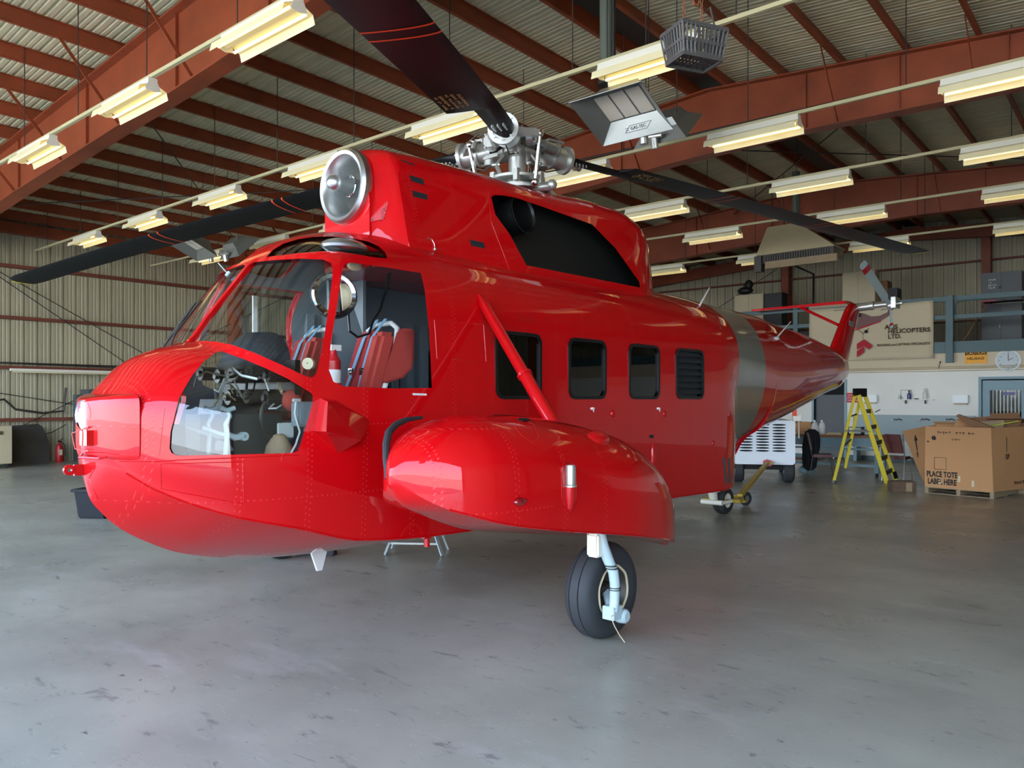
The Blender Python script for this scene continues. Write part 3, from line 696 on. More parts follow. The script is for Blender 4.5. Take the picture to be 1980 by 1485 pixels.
# ------------------------------------------------------------------ the helicopter (built in x aft / y to port / z up, mirrored into Blender axes on linking)
heli = thing('helicopter', 'glossy red amphibious helicopter with a boat hull parked in the hangar', 'helicopter', (-4.897, 1.857, 0), math.radians(268.4))
def H(): return B(h=True)
def hobj(c, name, mats, parent=heli, **k): return c.obj(name, mats, parent, **k)
zt = pchip([(.03, 1.595), (.12, 1.612), (.17, 1.66), (.24, 1.745), (.35, 1.855), (.5, 1.93), (.65, 1.975), (.8, 2.165), (.95, 2.355), (1.10, 2.545), (1.19, 2.632), (1.375, 2.755), (1.63, 2.835), (1.9, 2.87), (2.3, 2.885), (6.3, 2.87), (7.7, 2.85), (8.93, 2.84), (9.7, 2.77), (11, 2.69), (12.4, 2.53), (13.12, 2.42)])
zk = pchip([(.03, 1.20), (.042, 1.1), (.07, 1.0), (.115, .937), (.234, .813), (.422, .692), (.587, .612), (.797, .55), (1.02, .505), (1.258, .473), (1.6, .451), (2.1, .445), (6.8, .43), (8.0, .44), (8.4, .47), (8.56, .55), (8.60, 1.02), (8.93, 1.10), (9.7, 1.235), (11, 1.49), (12.15, 1.71), (12.7, 1.79), (13.12, 1.92)])
Ysf = pchip([(.03, .10), (.06, .19), (.12, .33), (.2, .46), (.3, .575), (.42, .665), (.6, .755), (.8, .82), (1.05, .87), (1.4, .895), (2, .9), (6.5, .9), (6.8, .88), (7.2, .83), (7.6, .77), (8, .72), (8.6, .65), (9.5, .56), (10.5, .46), (11.5, .36), (12.5, .25), (13.12, .14)])
Ycf = pchip([(.03, .02), (.06, .16), (.135, .33), (.25, .47), (.4, .61), (.6, .72), (.944, .83), (1.4, .88), (2, .9), (6.5, .9), (6.8, .87), (13.12, .1)])
zcf = pchip([(.03, 1.235), (.135, 1.176), (.247, 1.075), (.4, .99), (.6, .908), (.944, .813), (1.40, .684), (2.2, .628), (5.4, .584), (6.8, .56), (8.5, .58), (8.6, 1.25), (13.12, 2.0)])
zsf = pchip([(.03, 1.50), (.12, 1.48), (.2, 1.45), (.42, 1.42), (.6, 1.43), (.8, 1.5), (1.05, 1.66), (1.25, 1.9), (1.5, 2.05), (2, 2.15), (6.2, 2.15), (8, 2.0), (9, 1.9), (13.12, 2.15)])
ef = pchip([(.03, 5), (.12, 3), (.3, 2.4), (.6, 2.3), (.8, 2.4), (1.05, 2.8), (1.25, 2.8), (1.5, 2.4), (2, 2.05), (8, 2.0), (13.12, 2.0)])
Lf = pchip([(6.5, .9), (6.8, .87), (7.0, .80), (7.2, .70), (7.6, .50), (8.0, .31), (8.4, .14), (8.6, .05)])
def sst(a, b, x): t = min(1, max(0, (x - a) / (b - a))); return t * t * (3 - 2 * t)
def section(x):
    k, c, s, t = zk(x), zcf(x), zsf(x), zt(x); Ys, Yc, e = Ysf(x), Ycf(x), ef(x); P = []
    boom = sst(8.56, 8.62, x)
    for i in range(6):
        f = i / 5; y1, z1 = Yc * f, k + (c - k) * (f ** 1.12)
        a = math.radians(38 * f); y2, z2 = Ys * math.sin(a), s - (s - k) * math.cos(a)
        P.append((y1 + (y2 - y1) * boom, z1 + (z2 - z1) * boom))
    for i in range(1, 17):
        f = i / 16; z1 = c + (s - c) * f; y1 = Yc + (Ys - Yc) * sst(0, .5, f) + .012 * math.sin(PI * f) * min(1, x)
        a = math.radians(38 + 52 * f); y2, z2 = Ys * math.sin(a), s - (s - k) * math.cos(a)
        P.append((y1 + (y2 - y1) * boom, z1 + (z2 - z1) * boom))
    for i in range(1, 25):
        a = PI / 2 * i / 24; y = Ys * abs(math.cos(a)) ** (2 / e); z = s + (t - s) * math.sin(a) ** (2 / e)
        P.append((0 if i == 24 else y, z))
    if 6.5 < x <= 8.6:
        L = Lf(x)
        zb = 1.04 - .17 * (8.6 - x); w_ = sst(6.5, 6.95, x)
        Q = []
        for y, z in P:
            yb = 0 if z <= zb else (Ys * math.sqrt(max(0, 1 - ((s - z) / (s - zb)) ** 2)) if z < s else 9)
            Q.append((y + (max(y * L / Ys, min(y, yb)) - y) * w_, z))
        P = Q
    return P
xs = [.03, .036, .046, .06, .075, .095, .12, .15, .18] + [.22 + .04 * i for i in range(55)] + [2.4 + .1 * i for i in range(42)] + [6.6 + .08 * i for i in range(25)]
xs = [x for x in xs if x < 8.5] + [8.5, 8.54, 8.57, 8.59, 8.605, 8.62] + [8.7 + .15 * i for i in range(29)] + [13.05, 13.12]
xs = sorted(set(round(x, 4) for x in xs))
secs = []
for x in xs:
    P = section(x); full = P + [(-y, z) for y, z in P[-2:0:-1]]
    secs.append([(x, y, z) for y, z in full])
hb = B(); hb.loft(secs)
outer = hb.mesh('outer', ['red', 'interior_grey', 'grey_primer'], smooth=0)
for p in outer.polygons:
    cx = sum(outer.vertices[i].co.x for i in p.vertices) / len(p.vertices)
    if 6.98 < cx < 8.12: p.material_index = 2
BV = BVHTree.FromPolygons([v.co.copy() for v in outer.vertices], [tuple(p.vertices) for p in outer.polygons])
def onhull(px, py, bv=None, off=0.0):
    d = hray(px, py).normalized(); r = (bv or BV).ray_cast(EYEH, d)
    return None if r[0] is None else r[0] - d * off
shell = solid(outer, .035, 1)
for p in shell.polygons:
    if p.material_index == 3: p.material_index = 1
W1 = [(357, 662), (395, 610), (440, 553), (478, 514), (492, 507), (530, 503), (580, 500), (625, 502), (640, 508), (644, 520), (640, 560), (632, 620), (622, 680), (612, 722), (604, 730), (590, 727), (548, 707), (494, 683), (450, 667), (420, 661), (390, 659)]
W2 = [(328, 867), (330, 835), (347, 768), (371, 727), (394, 699), (418, 681), (428, 679), (471, 694), (514, 712), (556, 732), (599, 758), (605, 764), (605, 777), (596, 810), (581, 860), (576, 872), (564, 876), (455, 879), (345, 881), (332, 876)]
W3 = [(668, 510), (680, 508), (740, 516), (814, 528), (821, 560), (830, 640), (835, 750), (760, 751), (664, 747), (645, 738), (636, 715), (640, 660), (652, 590), (662, 520)]
W4 = [(515, 497), (528, 483), (548, 471), (575, 463), (605, 458), (640, 457), (680, 461), (712, 467), (732, 476), (745, 488), (749, 500), (720, 497), (680, 490), (656, 486), (620, 486), (570, 490)]
def frustum(px, near, far, mirror=1):
    A = [hy(a, b, near) for a, b in px]; C = [hy(a, b, far) for a, b in px]
    if mirror < 0:
        A = [Vector((p.x, -p.y, p.z)) for p in A]; C = [Vector((p.x, -p.y, p.z)) for p in C]
    return A, C
cutF = B()
for s in (1, -1):
    for Wn, far in ((W1, .02), (W2, .12), (W3, .45), (W4, .04)):
        A, C = frustum(Wn, 1.05, far, s); cutF.hull2(A, C)
cabw = [(2.65, 3.21), (3.575, 4.14), (4.52, 5.08), (5.405, 6.01)]
for a, b in cabw:
    P = rrect(a, b, 1.60, 2.135, .085)
    for s in (1, -1): cutF.prism([(x, s * .7, z) for x, z in P], (0, s * .4, 0))
cm = cutF.mesh('cut', [], smooth=0)
fus = boolean(shell, cm.copy(), 'DIFFERENCE')
# extra surface details that belong to the skin: seams, hatches, small plates
def seam(c, pts, r=.0025, closed=False, bv=None, off=.0):
    Q = []
    L = pts + ([pts[0]] if closed else [])
    for (a, b), (d, e_) in zip(L, L[1:]):
        n = max(2, int(math.hypot(d - a, e_ - b) / 6))
        for k in range(n): Q.append((a + (d - a) * k / n, b + (e_ - b) * k / n))
    Q.append(L[-1]); Q = [q for q in (onhull(a, b, bv, off) for a, b in Q) if q is not None]
    if len(Q) > 2: c.tube(Q, r, n=4)
def decal(c, px, off=.004, th=.004, bv=None):
    A = [onhull(a, b, bv, off) for a, b in px]
    if any(q is None for q in A): return
    C = [onhull(a, b, bv, -.004) for a, b in px]; c.hull2(A, C)
def merge(me, c, matoff):
    bm = bmesh.new(); bm.from_mesh(me)
    m2 = c.mesh('x', [], smooth=0); n0 = len(bm.faces); bm.from_mesh(m2); bm.faces.ensure_lookup_table()
    for f in bm.faces[n0:]: f.material_index += matoff
    bm.to_mesh(me); bm.free(); return me
sm = B()
seam(sm, [(840, 619), (935, 628), (940, 700), (845, 693)], closed=True); seam(sm, [(311, 897), (470, 893), (472, 975), (312, 945)], closed=True)
seam(sm, [(238, 771), (228, 800), (212, 840), (202, 885)], .004); seam(sm, [(238, 771), (330, 762), (338, 764)], .003); seam(sm, [(318, 790), (310, 860), (308, 880)], .003)
seam(sm, [(230, 892), (300, 893), (340, 890), (580, 880)], .003); seam(sm, [(184, 905), (172, 925), (190, 965)], .003)
seam(sm, [(795, 487), (870, 507), (950, 524), (1040, 541), (1130, 556), (1235, 568)], .008)
seam(sm, [(658, 492), (655, 560)], .002)
# rub strips along the chine
for s in (1, -1): sm.tube([(x, s * (Ycf(x) + .004), zcf(x)) for x in [.14 + .1 * i for i in range(66)]], .008, n=4)
# door sill edge
fus = merge(fus, sm, 0)
fus.transform(Matrix.Diagonal((-1, 1, 1, 1))); fus.flip_normals(); fus.name = 'fuselage'
setmats(fus, ('red', 'interior_grey', 'grey_primer', 'interior_grey'))
shade(fus, 32)
fo = bpy.data.objects.new('fuselage', fus); COL.objects.link(fo); fo.parent = heli
# glazing: the same skin, thin, kept only inside the openings
thin = B(); tsec = []
for x in [q for q in xs if q < 6.6]:
    P = section(x); P = P + [(-y, z) for y, z in P[-2:0:-1]]
    cx_, cz_ = 0, 1.7
    Q = []
    for y, z in P:
        d = Vector((y - cx_, z - cz_)); L = d.length; d = d * ((L - .014) / L) if L > .02 else d; Q.append((x + .006, d.x + cx_, d.y + cz_))
    tsec.append(Q)
thin.loft(tsec); thinm = solid(thin.mesh('thin', [], smooth=0), .006)
def pane(name, px, far, m, s, parent=heli):
    A, C = frustum([(a, b) for a, b in px], 1.05, far, s); c = B(); c.hull2(A, C)
    g = boolean(thinm.copy(), c.mesh('c', [], smooth=0), 'INTERSECT'); g.transform(Matrix.Diagonal((-1, 1, 1, 1))); g.flip_normals()
    g.materials.clear(); g.materials.append(MATS[m]); shade(g, 30); o = bpy.data.objects.new(name, g); COL.objects.link(o); o.parent = parent; return o
for s in (1, -1):
    pane('windscreen', W1, .02, 'clear_glass', s); pane('chin_window', W2, .12, 'clear_glass', s); pane('roof_window', W4, .04, 'green_glass', s)
pane('side_window', W3, .45, 'clear_glass', -1)
for i, (a, b) in enumerate(cabw):
    for s in (1, -1):
        P = rrect(a + .0, b - .0, 1.60, 2.135, .085); Pi = rrect(a + .028, b - .028, 1.628, 2.107, .06)
        c = H(); n = len(P); y0, y1 = s * .885, s * .918
        c.add([(x, y0, z) for x, z in P] + [(x, y0, z) for x, z in Pi] + [(x, y1, z) for x, z in P] + [(x, y1, z) for x, z in Pi],
              [(k, (k + 1) % n, (k + 1) % n + n, k + n) for k in range(n)] + [(k + 2 * n, (k + 1) % n + 2 * n, (k + 1) % n + 3 * n, k + 3 * n) for k in range(n)] +
              [(k, (k + 1) % n, (k + 1) % n + 2 * n, k + 2 * n) for k in range(n)] + [(k + n, (k + 1) % n + n, (k + 1) % n + 3 * n, k + 3 * n) for k in range(n)])
        wf = hobj(c, 'cabin_window', 'black_satin', smooth=40)
        c = H(); c.prism([(x, s * .893, z) for x, z in Pi], (0, s * .006, 0))
        if i < 3: hobj(c, 'pane', 'dark_glass', wf, smooth=0)
        else:
            c = H()
            c.prism([(x, s * .86, z) for x, z in Pi], (0, s * .004, 0))
            for k in range(7): z = 1.66 + k * .066; c.add([(a + .03, s * .87, z + .05), (b - .03, s * .87, z + .05), (b - .03, s * .905, z), (a + .03, s * .905, z), (a + .03, s * .87, z + .056), (b - .03, s * .87, z + .056), (b - .03, s * .911, z), (a + .03, s * .911, z)], [(0, 1, 2, 3), (4, 5, 6, 7), (0, 1, 5, 4), (2, 3, 7, 6), (1, 2, 6, 5), (0, 3, 7, 4)])
            hobj(c, 'louvre', 'interior_dark', wf, smooth=0)
# small fittings on the port side
def plate(name, px, m, off=.006, bv=None, parent=heli):
    c = H(); decal(c, px, off, bv=bv)
    if c.v: return hobj(c, name, m, parent, smooth=0)
plate('placard', [(798, 760), (825, 761), (825, 765), (798, 764)], 'milky')
plate('recessed_step', [(996, 604), (1034, 607), (1036, 627), (998, 622)], 'red_plain', .003); plate('placard', [(1256, 841), (1264, 841), (1264, 847), (1256, 847)], 'print_black')
# registration mark partly showing at the hull's rear edge
c = H()
for q in ([(1397, 885), (1402, 885), (1407, 936), (1402, 936)], [(1407, 886), (1411, 885), (1414, 933), (1410, 934)], [(1398, 885), (1402, 885), (1414, 934), (1410, 934)], [(1417, 885), (1419, 884), (1421, 932), (1419, 933)]): decal(c, q, .006)
hobj(c, 'registration_mark', 'grey_steel', smooth=0)
for px, py in ((1143, 790), (1271, 790)):
    q = onhull(px, py)
    if q: c = H(); c.cyl(q - Vector((0, .01, 0)), q + Vector((0, .03, 0)), .012, n=10); c.cyl(q + Vector((0, .02, 0)), q + Vector((0, .03, -.03)), .005, n=6); hobj(c, 'drain_vent', 'milky')
for px, py, r in ((1185, 800, .035), (1285, 800, .03), (1379, 857, .03)):
    q = onhull(px, py)
    if q: c = H(); c.sph(q, r, 8, (1, .6, 1)); hobj(c, 'fairing_button', 'red_plain')
q = onhull(1263, 885); c = H(); c.sph(q, .06, 10, (.7, .5, 2.6)); hobj(c, 'blister_fairing', 'red_plain')
# long thin mooring pad at lower middle, pitot port
c = H(); c.box((onhull(774, 957) + Vector((0, .0, 0))), (.09, .02, .06)); hobj(c, 'drain_port', 'black_satin', smooth=0)
# nose: landing light, catch, towing eye
q = hx(164, 802, .03)
c = H(); c.lathe([(.078, 0), (.09, -.012), (.088, .03), (.074, .035), (.074, .01)], (q.x, q.y, q.z), (1, -.12, 0), n=28); nl = hobj(c, 'landing_light', 'chrome')
c = H(); c.lathe([(0, -.018), (.03, -.016), (.06, -.006), (.076, .004), (.07, .02), (0, .03)], (q.x, q.y, q.z), (1, -.12, 0), n=28); hobj(c, 'lamp_lens', 'clock_white', nl)
c = H(); c.b2((-.0, .03, 1.33), (.04, .14, 1.42)); c.tube([(.02, .12, 1.44), (-.03, .0, 1.40), (-.02, .02, 1.31), (.02, .12, 1.30)], .004, n=5); c.tube([(.01, .05, 1.28), (-.04, .14, 1.265), (.02, .27, 1.262), (.05, .3, 1.27)], .007, n=6); hobj(c, 'nose_catch', 'red_plain', smooth=0)
c = H(); c.lathe([(.012, -.012), (.032, -.012), (.032, .012), (.012, .012)], (-.045, 0, 1.185), (0, 1, 0), n=18, close=True); c.b2((-.02, -.012, 1.15), (.06, .012, 1.215)); hobj(c, 'towing_eye', 'red_plain')
# wipers and probe at the windscreen
c = H()
for s in (-1,):
    c.tube([(.60, s * .16, 1.90), (.66, s * .16, 2.05), (.86, s * .2, 2.28)], .007, n=6); c.tube([(.58, s * .2, 1.93), (.80, s * .17, 2.26)], .010, n=6)
hobj(c, 'wiper', 'dark_steel'); c = H(); c.tube([hy(378, 668, .1), hy(384, 676, .12)], .01, n=6); c.tube([hy(365, 664, .1), hy(384, 676, .12)], .004, n=5); hobj(c, 'wiper', 'dark_steel')
c = H(); c.tube([(.98, -.2, 2.56), (1.04, -.18, 2.49)], .004, n=6); c.cyl((1.03, -.18, 2.47), (1.05, -.17, 2.50), .012, n=10); hobj(c, 'temperature_probe', 'blue_grey')
# dome window on the roof glass
q = hy(662, 468, .3); q = onhull(662, 470) or q
c = H(); c.sph(q + Vector((.03, -.02, -.02)), .17, 10, (1.0, .8, .32)); hobj(c, 'observation_dome', 'aluminium')
# ventral fin and drain mast
c = H(); c.hull2([(1.60, -.01, .47), (1.75, -.01, .47), (1.70, -.01, .31), (1.66, -.01, .31)], [(1.60, .01, .47), (1.75, .01, .47), (1.70, .01, .31), (1.66, .01, .31)]); hobj(c, 'belly_antenna', 'milky', smooth=0)
c = H(); c.cyl((1.97, .88, .70), (1.97, .88, .56), .022, n=12); c.b2((1.93, .84, .62), (2.0, .9, .8)); hobj(c, 'drain_mast', 'red_plain', smooth=30)
# whip antennas on the boom
c = H(); a = onhull(1352, 592); c.cyl(a, hy(1372, 556, a.y) , .012, .006, n=8); hobj(c, 'blade_antenna', 'milky')
c = H(); a = onhull(1500, 655); c.cyl(a, a + (hy(1529, 622, a.y) - a), .014, .006, n=8); c.sph(a, .05, 8, (1.2, 1, .6)); hobj(c, 'blade_antenna', 'milky')
# engine cowling ---------------------------------------------------
czt = pchip([(1.93, 3.50), (1.97, 3.53), (2.1, 3.56), (2.5, 3.585), (3.0, 3.585), (3.5, 3.58), (4.0, 3.60), (4.6, 3.645), (5.0, 3.65), (5.4, 3.59), (5.7, 3.47), (5.95, 3.30), (6.15, 3.07), (6.3, 2.84), (6.38, 2.72)])
def csec(x):
    f = sst(1.93, 2.12, x); r = sst(5.1, 6.38, x); g = sst(2.1, 3.4, x)
    wb = .33 + (.56 - .33) * f; wb = wb + g * .06; wb *= 1 - .75 * r ** 1.5; t = czt(x); b_ = 2.60
    P = [(wb, b_)]
    base = 2.70
    for i in range(1, 9): fz = i / 8; z = base + (t - .26 - base) * fz; P.append((wb * (1 - (.26 - .12 * g) * fz), z))
    wt = P[-1][0]; z0 = P[-1][1]
    for i in range(1, 13): a = PI / 2 * i / 12; P.append((0 if i == 12 else wt * math.cos(a) ** (2 / (2.5 - .5 * r)), z0 + (t - z0) * math.sin(a) ** (2 / 2.2)))
    if x < 2.0:                                    # circular lip end of the cowling
        q = 1 - sst(1.93, 2.02, x); R = .285; cz = 3.25; N = len(P); Q = []
        for i, (y, z) in enumerate(P):
            if z > cz - .1:
                a = math.atan2(z - cz, y); yy, zz = R * math.cos(a), cz + R * math.sin(a); Q.append((y + (yy - y) * q, z + (zz - z) * q))
            else: Q.append((y + (.285 - y) * q, z))
        P = Q
    return P
cx = [1.93, 1.95, 1.98, 2.02, 2.06, 2.1, 2.13] + [2.2 + .1 * i for i in range(36)] + [5.75 + .06 * i for i in range(10)] + [6.33, 6.38]
cs = []
for x in cx:
    P = csec(x); cs.append([(x, y, z) for y, z in P] + [(x, -y, z) for y, z in P[-2::-1]])
cb = B(); cb.loft(cs); cme = cb.mesh('cowl', ['red', 'black_panel'], smooth=0)
CBV = BVHTree.FromPolygons([v.co.copy() for v in cme.vertices], [tuple(p.vertices) for p in cme.polygons])
EXH = [(950, 382), (956, 377), (975, 378), (1000, 383), (1050, 400), (1145, 434), (1190, 480), (1236, 545), (1238, 556), (1130, 535), (1018, 513), (985, 452), (958, 415)]
cut = B()
for s in (1, -1):
    A, C = frustum(EXH, .9, .30, s); cut.hull2(A, C)
cut.cyl((1.80, 0, 3.25), (2.22, 0, 3.25), .225, n=48)
cme = boolean(cme, cut.mesh('c', [], smooth=0), 'DIFFERENCE')
for p in cme.polygons:                             # recess walls are black
    cc = Vector((0, 0, 0))
    for i in p.vertices: cc += cme.vertices[i].co
    cc /= len(p.vertices); hit = CBV.find_nearest(cc)
    if hit[3] is not None and hit[3] > .004: p.material_index = 1
c = B(); 
seam(c, [(748, 298), (761, 323), (775, 394), (793, 485)], .003, bv=CBV); seam(c, [(945, 370), (950, 430), (985, 520)], .002, bv=CBV)
cme = merge(cme, c, 0)
cme.transform(Matrix.Diagonal((-1, 1, 1, 1))); cme.flip_normals(); setmats(cme, ('red', 'black_panel')); shade(cme, 30)
cowl = bpy.data.objects.new('engine_cowling', cme); COL.objects.link(cowl); cowl.parent = heli
for q in ([(791, 338), (818, 346), (821, 358), (795, 350)], [(797, 368), (826, 376), (828, 387), (799, 380)], [(908, 463), (936, 469), (938, 481), (911, 475)], [(774, 308), (802, 318), (803, 321), (776, 311)]): plate('vent_slot', q, 'dark_gap', .004, CBV, cowl)
c = H(); decal(c, [(748, 389), (751, 391), (742, 424), (711, 429), (724, 411)], .005, bv=CBV); g = hobj(c, 'vent_grille', 'fire_red', cowl, smooth=0)
c = H()
for i in range(14):
    for j in range(12):
        px = 712 + i * 2.9; py = 390 + j * 3.5
        if (px - 711) / (750 - 711) * 36 + (py - 428) > 1.5 * 1 and px < 748 - (py - 390) * .22 and py < 427: 
            q = onhull(px + (1.4 if j % 2 else 0), py, CBV, .007)
            if q is not None: c.sph(q, .004, 3)
tag(hobj(c, 'grille_hole', 'dark_gap', g, smooth=0), kind='stuff')
plate('placard', [(1052, 501), (1066, 503), (1066, 510), (1052, 508)], 'milky', .004)
for s in (1, -1):
    c = H(); o = Vector((3.42, s * .40, 3.14)); ax = Vector((.12, s * .98, .16)).normalized()
    o = hy(992, 420, .40); o.y *= s
    c.lathe([(.165, -.25), (.175, .10), (.185, .115), (.178, .12), (.160, .10), (.150, -.2), (0, -.22)], o, ax, n=36); hobj(c, 'exhaust_pipe', 'black_satin', cowl)
# air intake
it = H(); io = (1.93, 0, 3.25); 
it.lathe([(.285, .03), (.292, 0), (.288, -.035), (.268, -.058), (.243, -.052), (.222, -.02), (.205, .04), (.19, .14)], io, (1, 0, 0), n=48); intake = hobj(it, 'air_intake', 'aluminium')
c = H(); c.lathe([(.19, .14), (.175, .24), (.15, .3), (0, .3)], io, (1, 0, 0), n=40); hobj(c, 'intake_duct', 'cast_alloy', intake)
c = H(); c.lathe([(.0, -.175), (.025, -.17), (.05, -.15), (.062, -.12), (.064, -.09), (.060, -.07), (.066, 0), (.072, .25)], (1.93, .0, 3.26), (1, 0, 0), n=32); hobj(c, 'starter_fairing', 'aluminium', intake)
c = H(); c.lathe([(.079, .02), (.084, .025), (.084, .045), (.079, .05)], (1.93, .0, 3.26), (1, 0, 0), n=32); hobj(c, 'clamp_band', 'chrome', intake)
# grab wire on the cowling
q = [onhull(a, b, CBV, .012) for a, b in ((826, 460), (835, 463), (840, 472), (841, 482))]
q = [p for p in q if p]; 
if len(q) > 2: c = H(); c.tube(q, .003, n=5); c.sph(q[-1], .014, 5); hobj(c, 'lanyard', 'cast_alloy', cowl)

# ------------------------------------------------------------------ sponsons, struts and main wheels
swo = pchip([(.88, .02), (.92, .10), (.97, .17), (1.05, .26), (1.15, .33), (1.3, .395), (1.5, .425), (1.75, .435), (2.5, .435), (3.0, .37), (3.3, .28), (3.5, .18), (3.64, .06), (3.7, .012)])
szt = pchip([(.88, 1.22), (.92, 1.30), (.97, 1.355), (1.05, 1.41), (1.15, 1.455), (1.4, 1.508), (1.66, 1.512), (2.0, 1.485), (2.5, 1.41), (2.85, 1.325), (3.2, 1.16), (3.45, .965), (3.6, .79), (3.7, .60)])
szc = pchip([(.88, 1.18), (.95, 1.10), (1.05, 1.03), (1.15, .995), (1.3, .945), (1.72, .86), (2.55, .72), (3.3, .565), (3.7, .47)])
szb = pchip([(.88, 1.15), (.95, 1.05), (1.13, .965), (1.4, .86), (1.86, .775), (2.7, .64), (3.3, .53), (3.7, .44)])
def ssec(x):
    w_, t, c_, b_ = swo(x), szt(x), szc(x), szb(x); R = min(.42, (t - c_) * .60); P = [(0, b_)]
    for i in range(1, 5): f = i / 4; P.append((w_ * f, b_ + (c_ - b_) * f))
    for i in range(1, 6): f = i / 5; P.append((w_ * (1 + .01 * math.sin(PI * f)), c_ + (t - R - c_) * f))
    for i in range(1, 13): a = PI / 2 * i / 12; P.append((0 if i == 12 else w_ * math.cos(a) ** (2 / 2.3), t - R + R * math.sin(a) ** (2 / 2.2)))
    return P
sx = [.88, .895, .92, .945, .97, 1.0, 1.05, 1.1, 1.15, 1.2, 1.25, 1.3, 1.4] + [1.5 + .1 * i for i in range(19)] + [3.4, 3.48, 3.56, 3.62, 3.67, 3.7]
for s in (1, -1):
    c = H(); L = []
    for x in sx:
        P = ssec(x); L.append([(x, s * (1.80 + y), z) for y, z in P] + [(x, s * (1.80 - y), z) for y, z in P[-2:0:-1]])
    c.loft(L)
    # raised rub strip, lamp recess surround, filler cap seam
    c.tube([(x, s * (1.80 + swo(x) + .003), szc(x)) for x in sx[6:-3]], .006, n=4)
    sp = hobj(c, 'sponson', 'red', smooth=32)
    if s == 1: SPB = BVHTree.FromPolygons([Vector((p.x, p.y, p.z)) for p in c.v], c.f)
    # wheel leg and wheel
    def sy(px, py, Y): q = hy(px, py, Y); return Vector((q.x, s * q.y, q.z))
    leg = H(); leg.tube([sy(1160, 1030, 2.10), sy(1166, 1056, 2.11), sy(1176, 1082, 2.13), sy(1186, 1106, 2.15), sy(1189, 1130, 2.15), sy(1188, 1165, 2.15), sy(1186, 1182, 2.15)], [.036, .036, .035, .034, .033, .032, .032], n=16)
    lg = hobj(leg, 'landing_leg', 'blue_grey', smooth=50)
    c = H(); q = sy(1153, 1062, 2.08); c.box(q + Vector((0, 0, .03)), (.10, .09, .15)); hobj(c, 'leg_fitting', 'white_enamel', lg, smooth=0, bevel=.012)
    for px_, py_ in ((1181, 1094), (1183, 1099), (1189, 1136), (1189, 1140)): c = H(); q = sy(px_, py_, 2.15); c.cyl(q - Vector((0, 0, .003)), q + Vector((0, 0, .003)), .0375, n=18); hobj(c, 'clamp_band', 'dark_steel', lg)
    c = H(); q = sy(1184, 1183, 2.13); c.box(q, (.10, .09, .085)); q2 = sy(1201, 1190, 2.14); c.lathe([(0, -.03), (.045, -.03), (.05, .0), (.045, .04), (.03, .05), (0, .05)], q2, (.0, s, 0), n=18); c.cyl(q, q2, .025, n=10); c.cyl(q, (2.58, s * 1.98, .32), .03, n=12); hobj(c, 'axle_fitting', 'blue_grey', lg, smooth=30, bevel=.004)
    o = (2.58, s * 1.95, .322)
    c = H(); prof = []
    for a in range(0, 13):
        t_ = PI * a / 12; prof.append((.185 + .098 * abs(math.sin(t_)) ** .55, -.10 * math.cos(t_) ))
    prof2 = []
    for (r_, h_) in prof:
        prof2.append((r_, h_))
    prof2 = [(.150, -.085)] + prof2[0:5] + [(.2815, -.036), (.273, -.034), (.273, -.030), (.2825, -.028), (.283, 0), (.2825, .028), (.273, .030), (.273, .034), (.2815, .036)] + prof2[8:] + [(.150, .085)]
    c.lathe([(r_ * 1.138, h_ * 1.08) for r_, h_ in prof2], o, (0, 1, 0), n=56, close=True); tw = hobj(c, 'main_wheel', 'rubber', smooth=35)
    c = H(); c.lathe([(0, -.06), (.05, -.06), (.06, -.01), (.13, -.02), (.165, -.078), (.172, -.090), (.172, .090), (.165, .078), (.13, .02), (.06, .01), (.05, .06), (0, .06)], o, (0, 1, 0), n=40); hobj(c, 'wheel_hub', 'dark_steel', tw)
    for q in (1, -1):
        c = H(); rr = [.1685 + .003 * math.sin(5 * k) for k in range(40)]; 
        c.tube([(o[0] + rr[k] * math.cos(2 * PI * k / 40), o[1] + q * .094, o[2] + rr[k] * math.sin(2 * PI * k / 40)) for k in range(40)], (.0085), n=6, closed=True); hobj(c, 'rim_edge', 'cream_plastic', tw)
    c = H(); c.tube([sy(1181, 1192, 2.2), sy(1188, 1210, 2.2), sy(1198, 1228, 2.22), sy(1208, 1242, 2.24)], .003, n=5); c.tube([sy(1186, 1190, 2.2), sy(1181, 1192, 2.2)], .003, n=5); hobj(c, 'earthing_wire', 'cream_plastic', lg)
    # bracing strut
    c = H(); a = Vector((2.53, s * .84, 2.40)); b_ = Vector((2.40, s * 1.70, 1.40)); m_ = a.lerp(b_, .62)
    c.tube([a, a.lerp(b_, .08), a.lerp(b_, .1), m_, m_.lerp(b_, .02), b_], [.012, .034, .04, .043, .048, .046], n=18)
    c.sph(a.lerp(b_, .04), .022, 6); c.cyl(m_, m_ + (b_ - a).normalized() * .02, .056, n=18); hobj(c, 'bracing_strut', 'red_plain', smooth=40)
    # lower attachment arms between hull and sponson
    c = H(); c.cyl((2.35, s * .85, .95), (2.35, s * 1.5, 1.0), .07, n=14); hobj(c, 'sponson_arm', 'red_plain'); c = H(); c.cyl((2.9, s * .85, .95), (2.9, s * 1.55, .95), .07, n=14); hobj(c, 'sponson_arm', 'red_plain')
    c = H(); P = [(x, s * (1.80 - swo(x) - .004 - .03 * 0), z) for x, z in ((.93, 1.22), (.93, 1.30), (.99, 1.38), (1.08, 1.43), (1.2, 1.46), (1.3, 1.47))]
    c.tube([(x, s * (1.80 - swo(x) * .86), z) for x, z in ((.90, 1.18), (.93, 1.28), (.98, 1.355), (1.06, 1.415), (1.16, 1.455), (1.28, 1.48), (1.42, 1.49))], [.01, .016, .02, .022, .02, .016, .01], n=8); hobj(c, 'dark_bow_strip', 'rubber', sp)  # thin dark tube along the inboard edge of the sponson bow
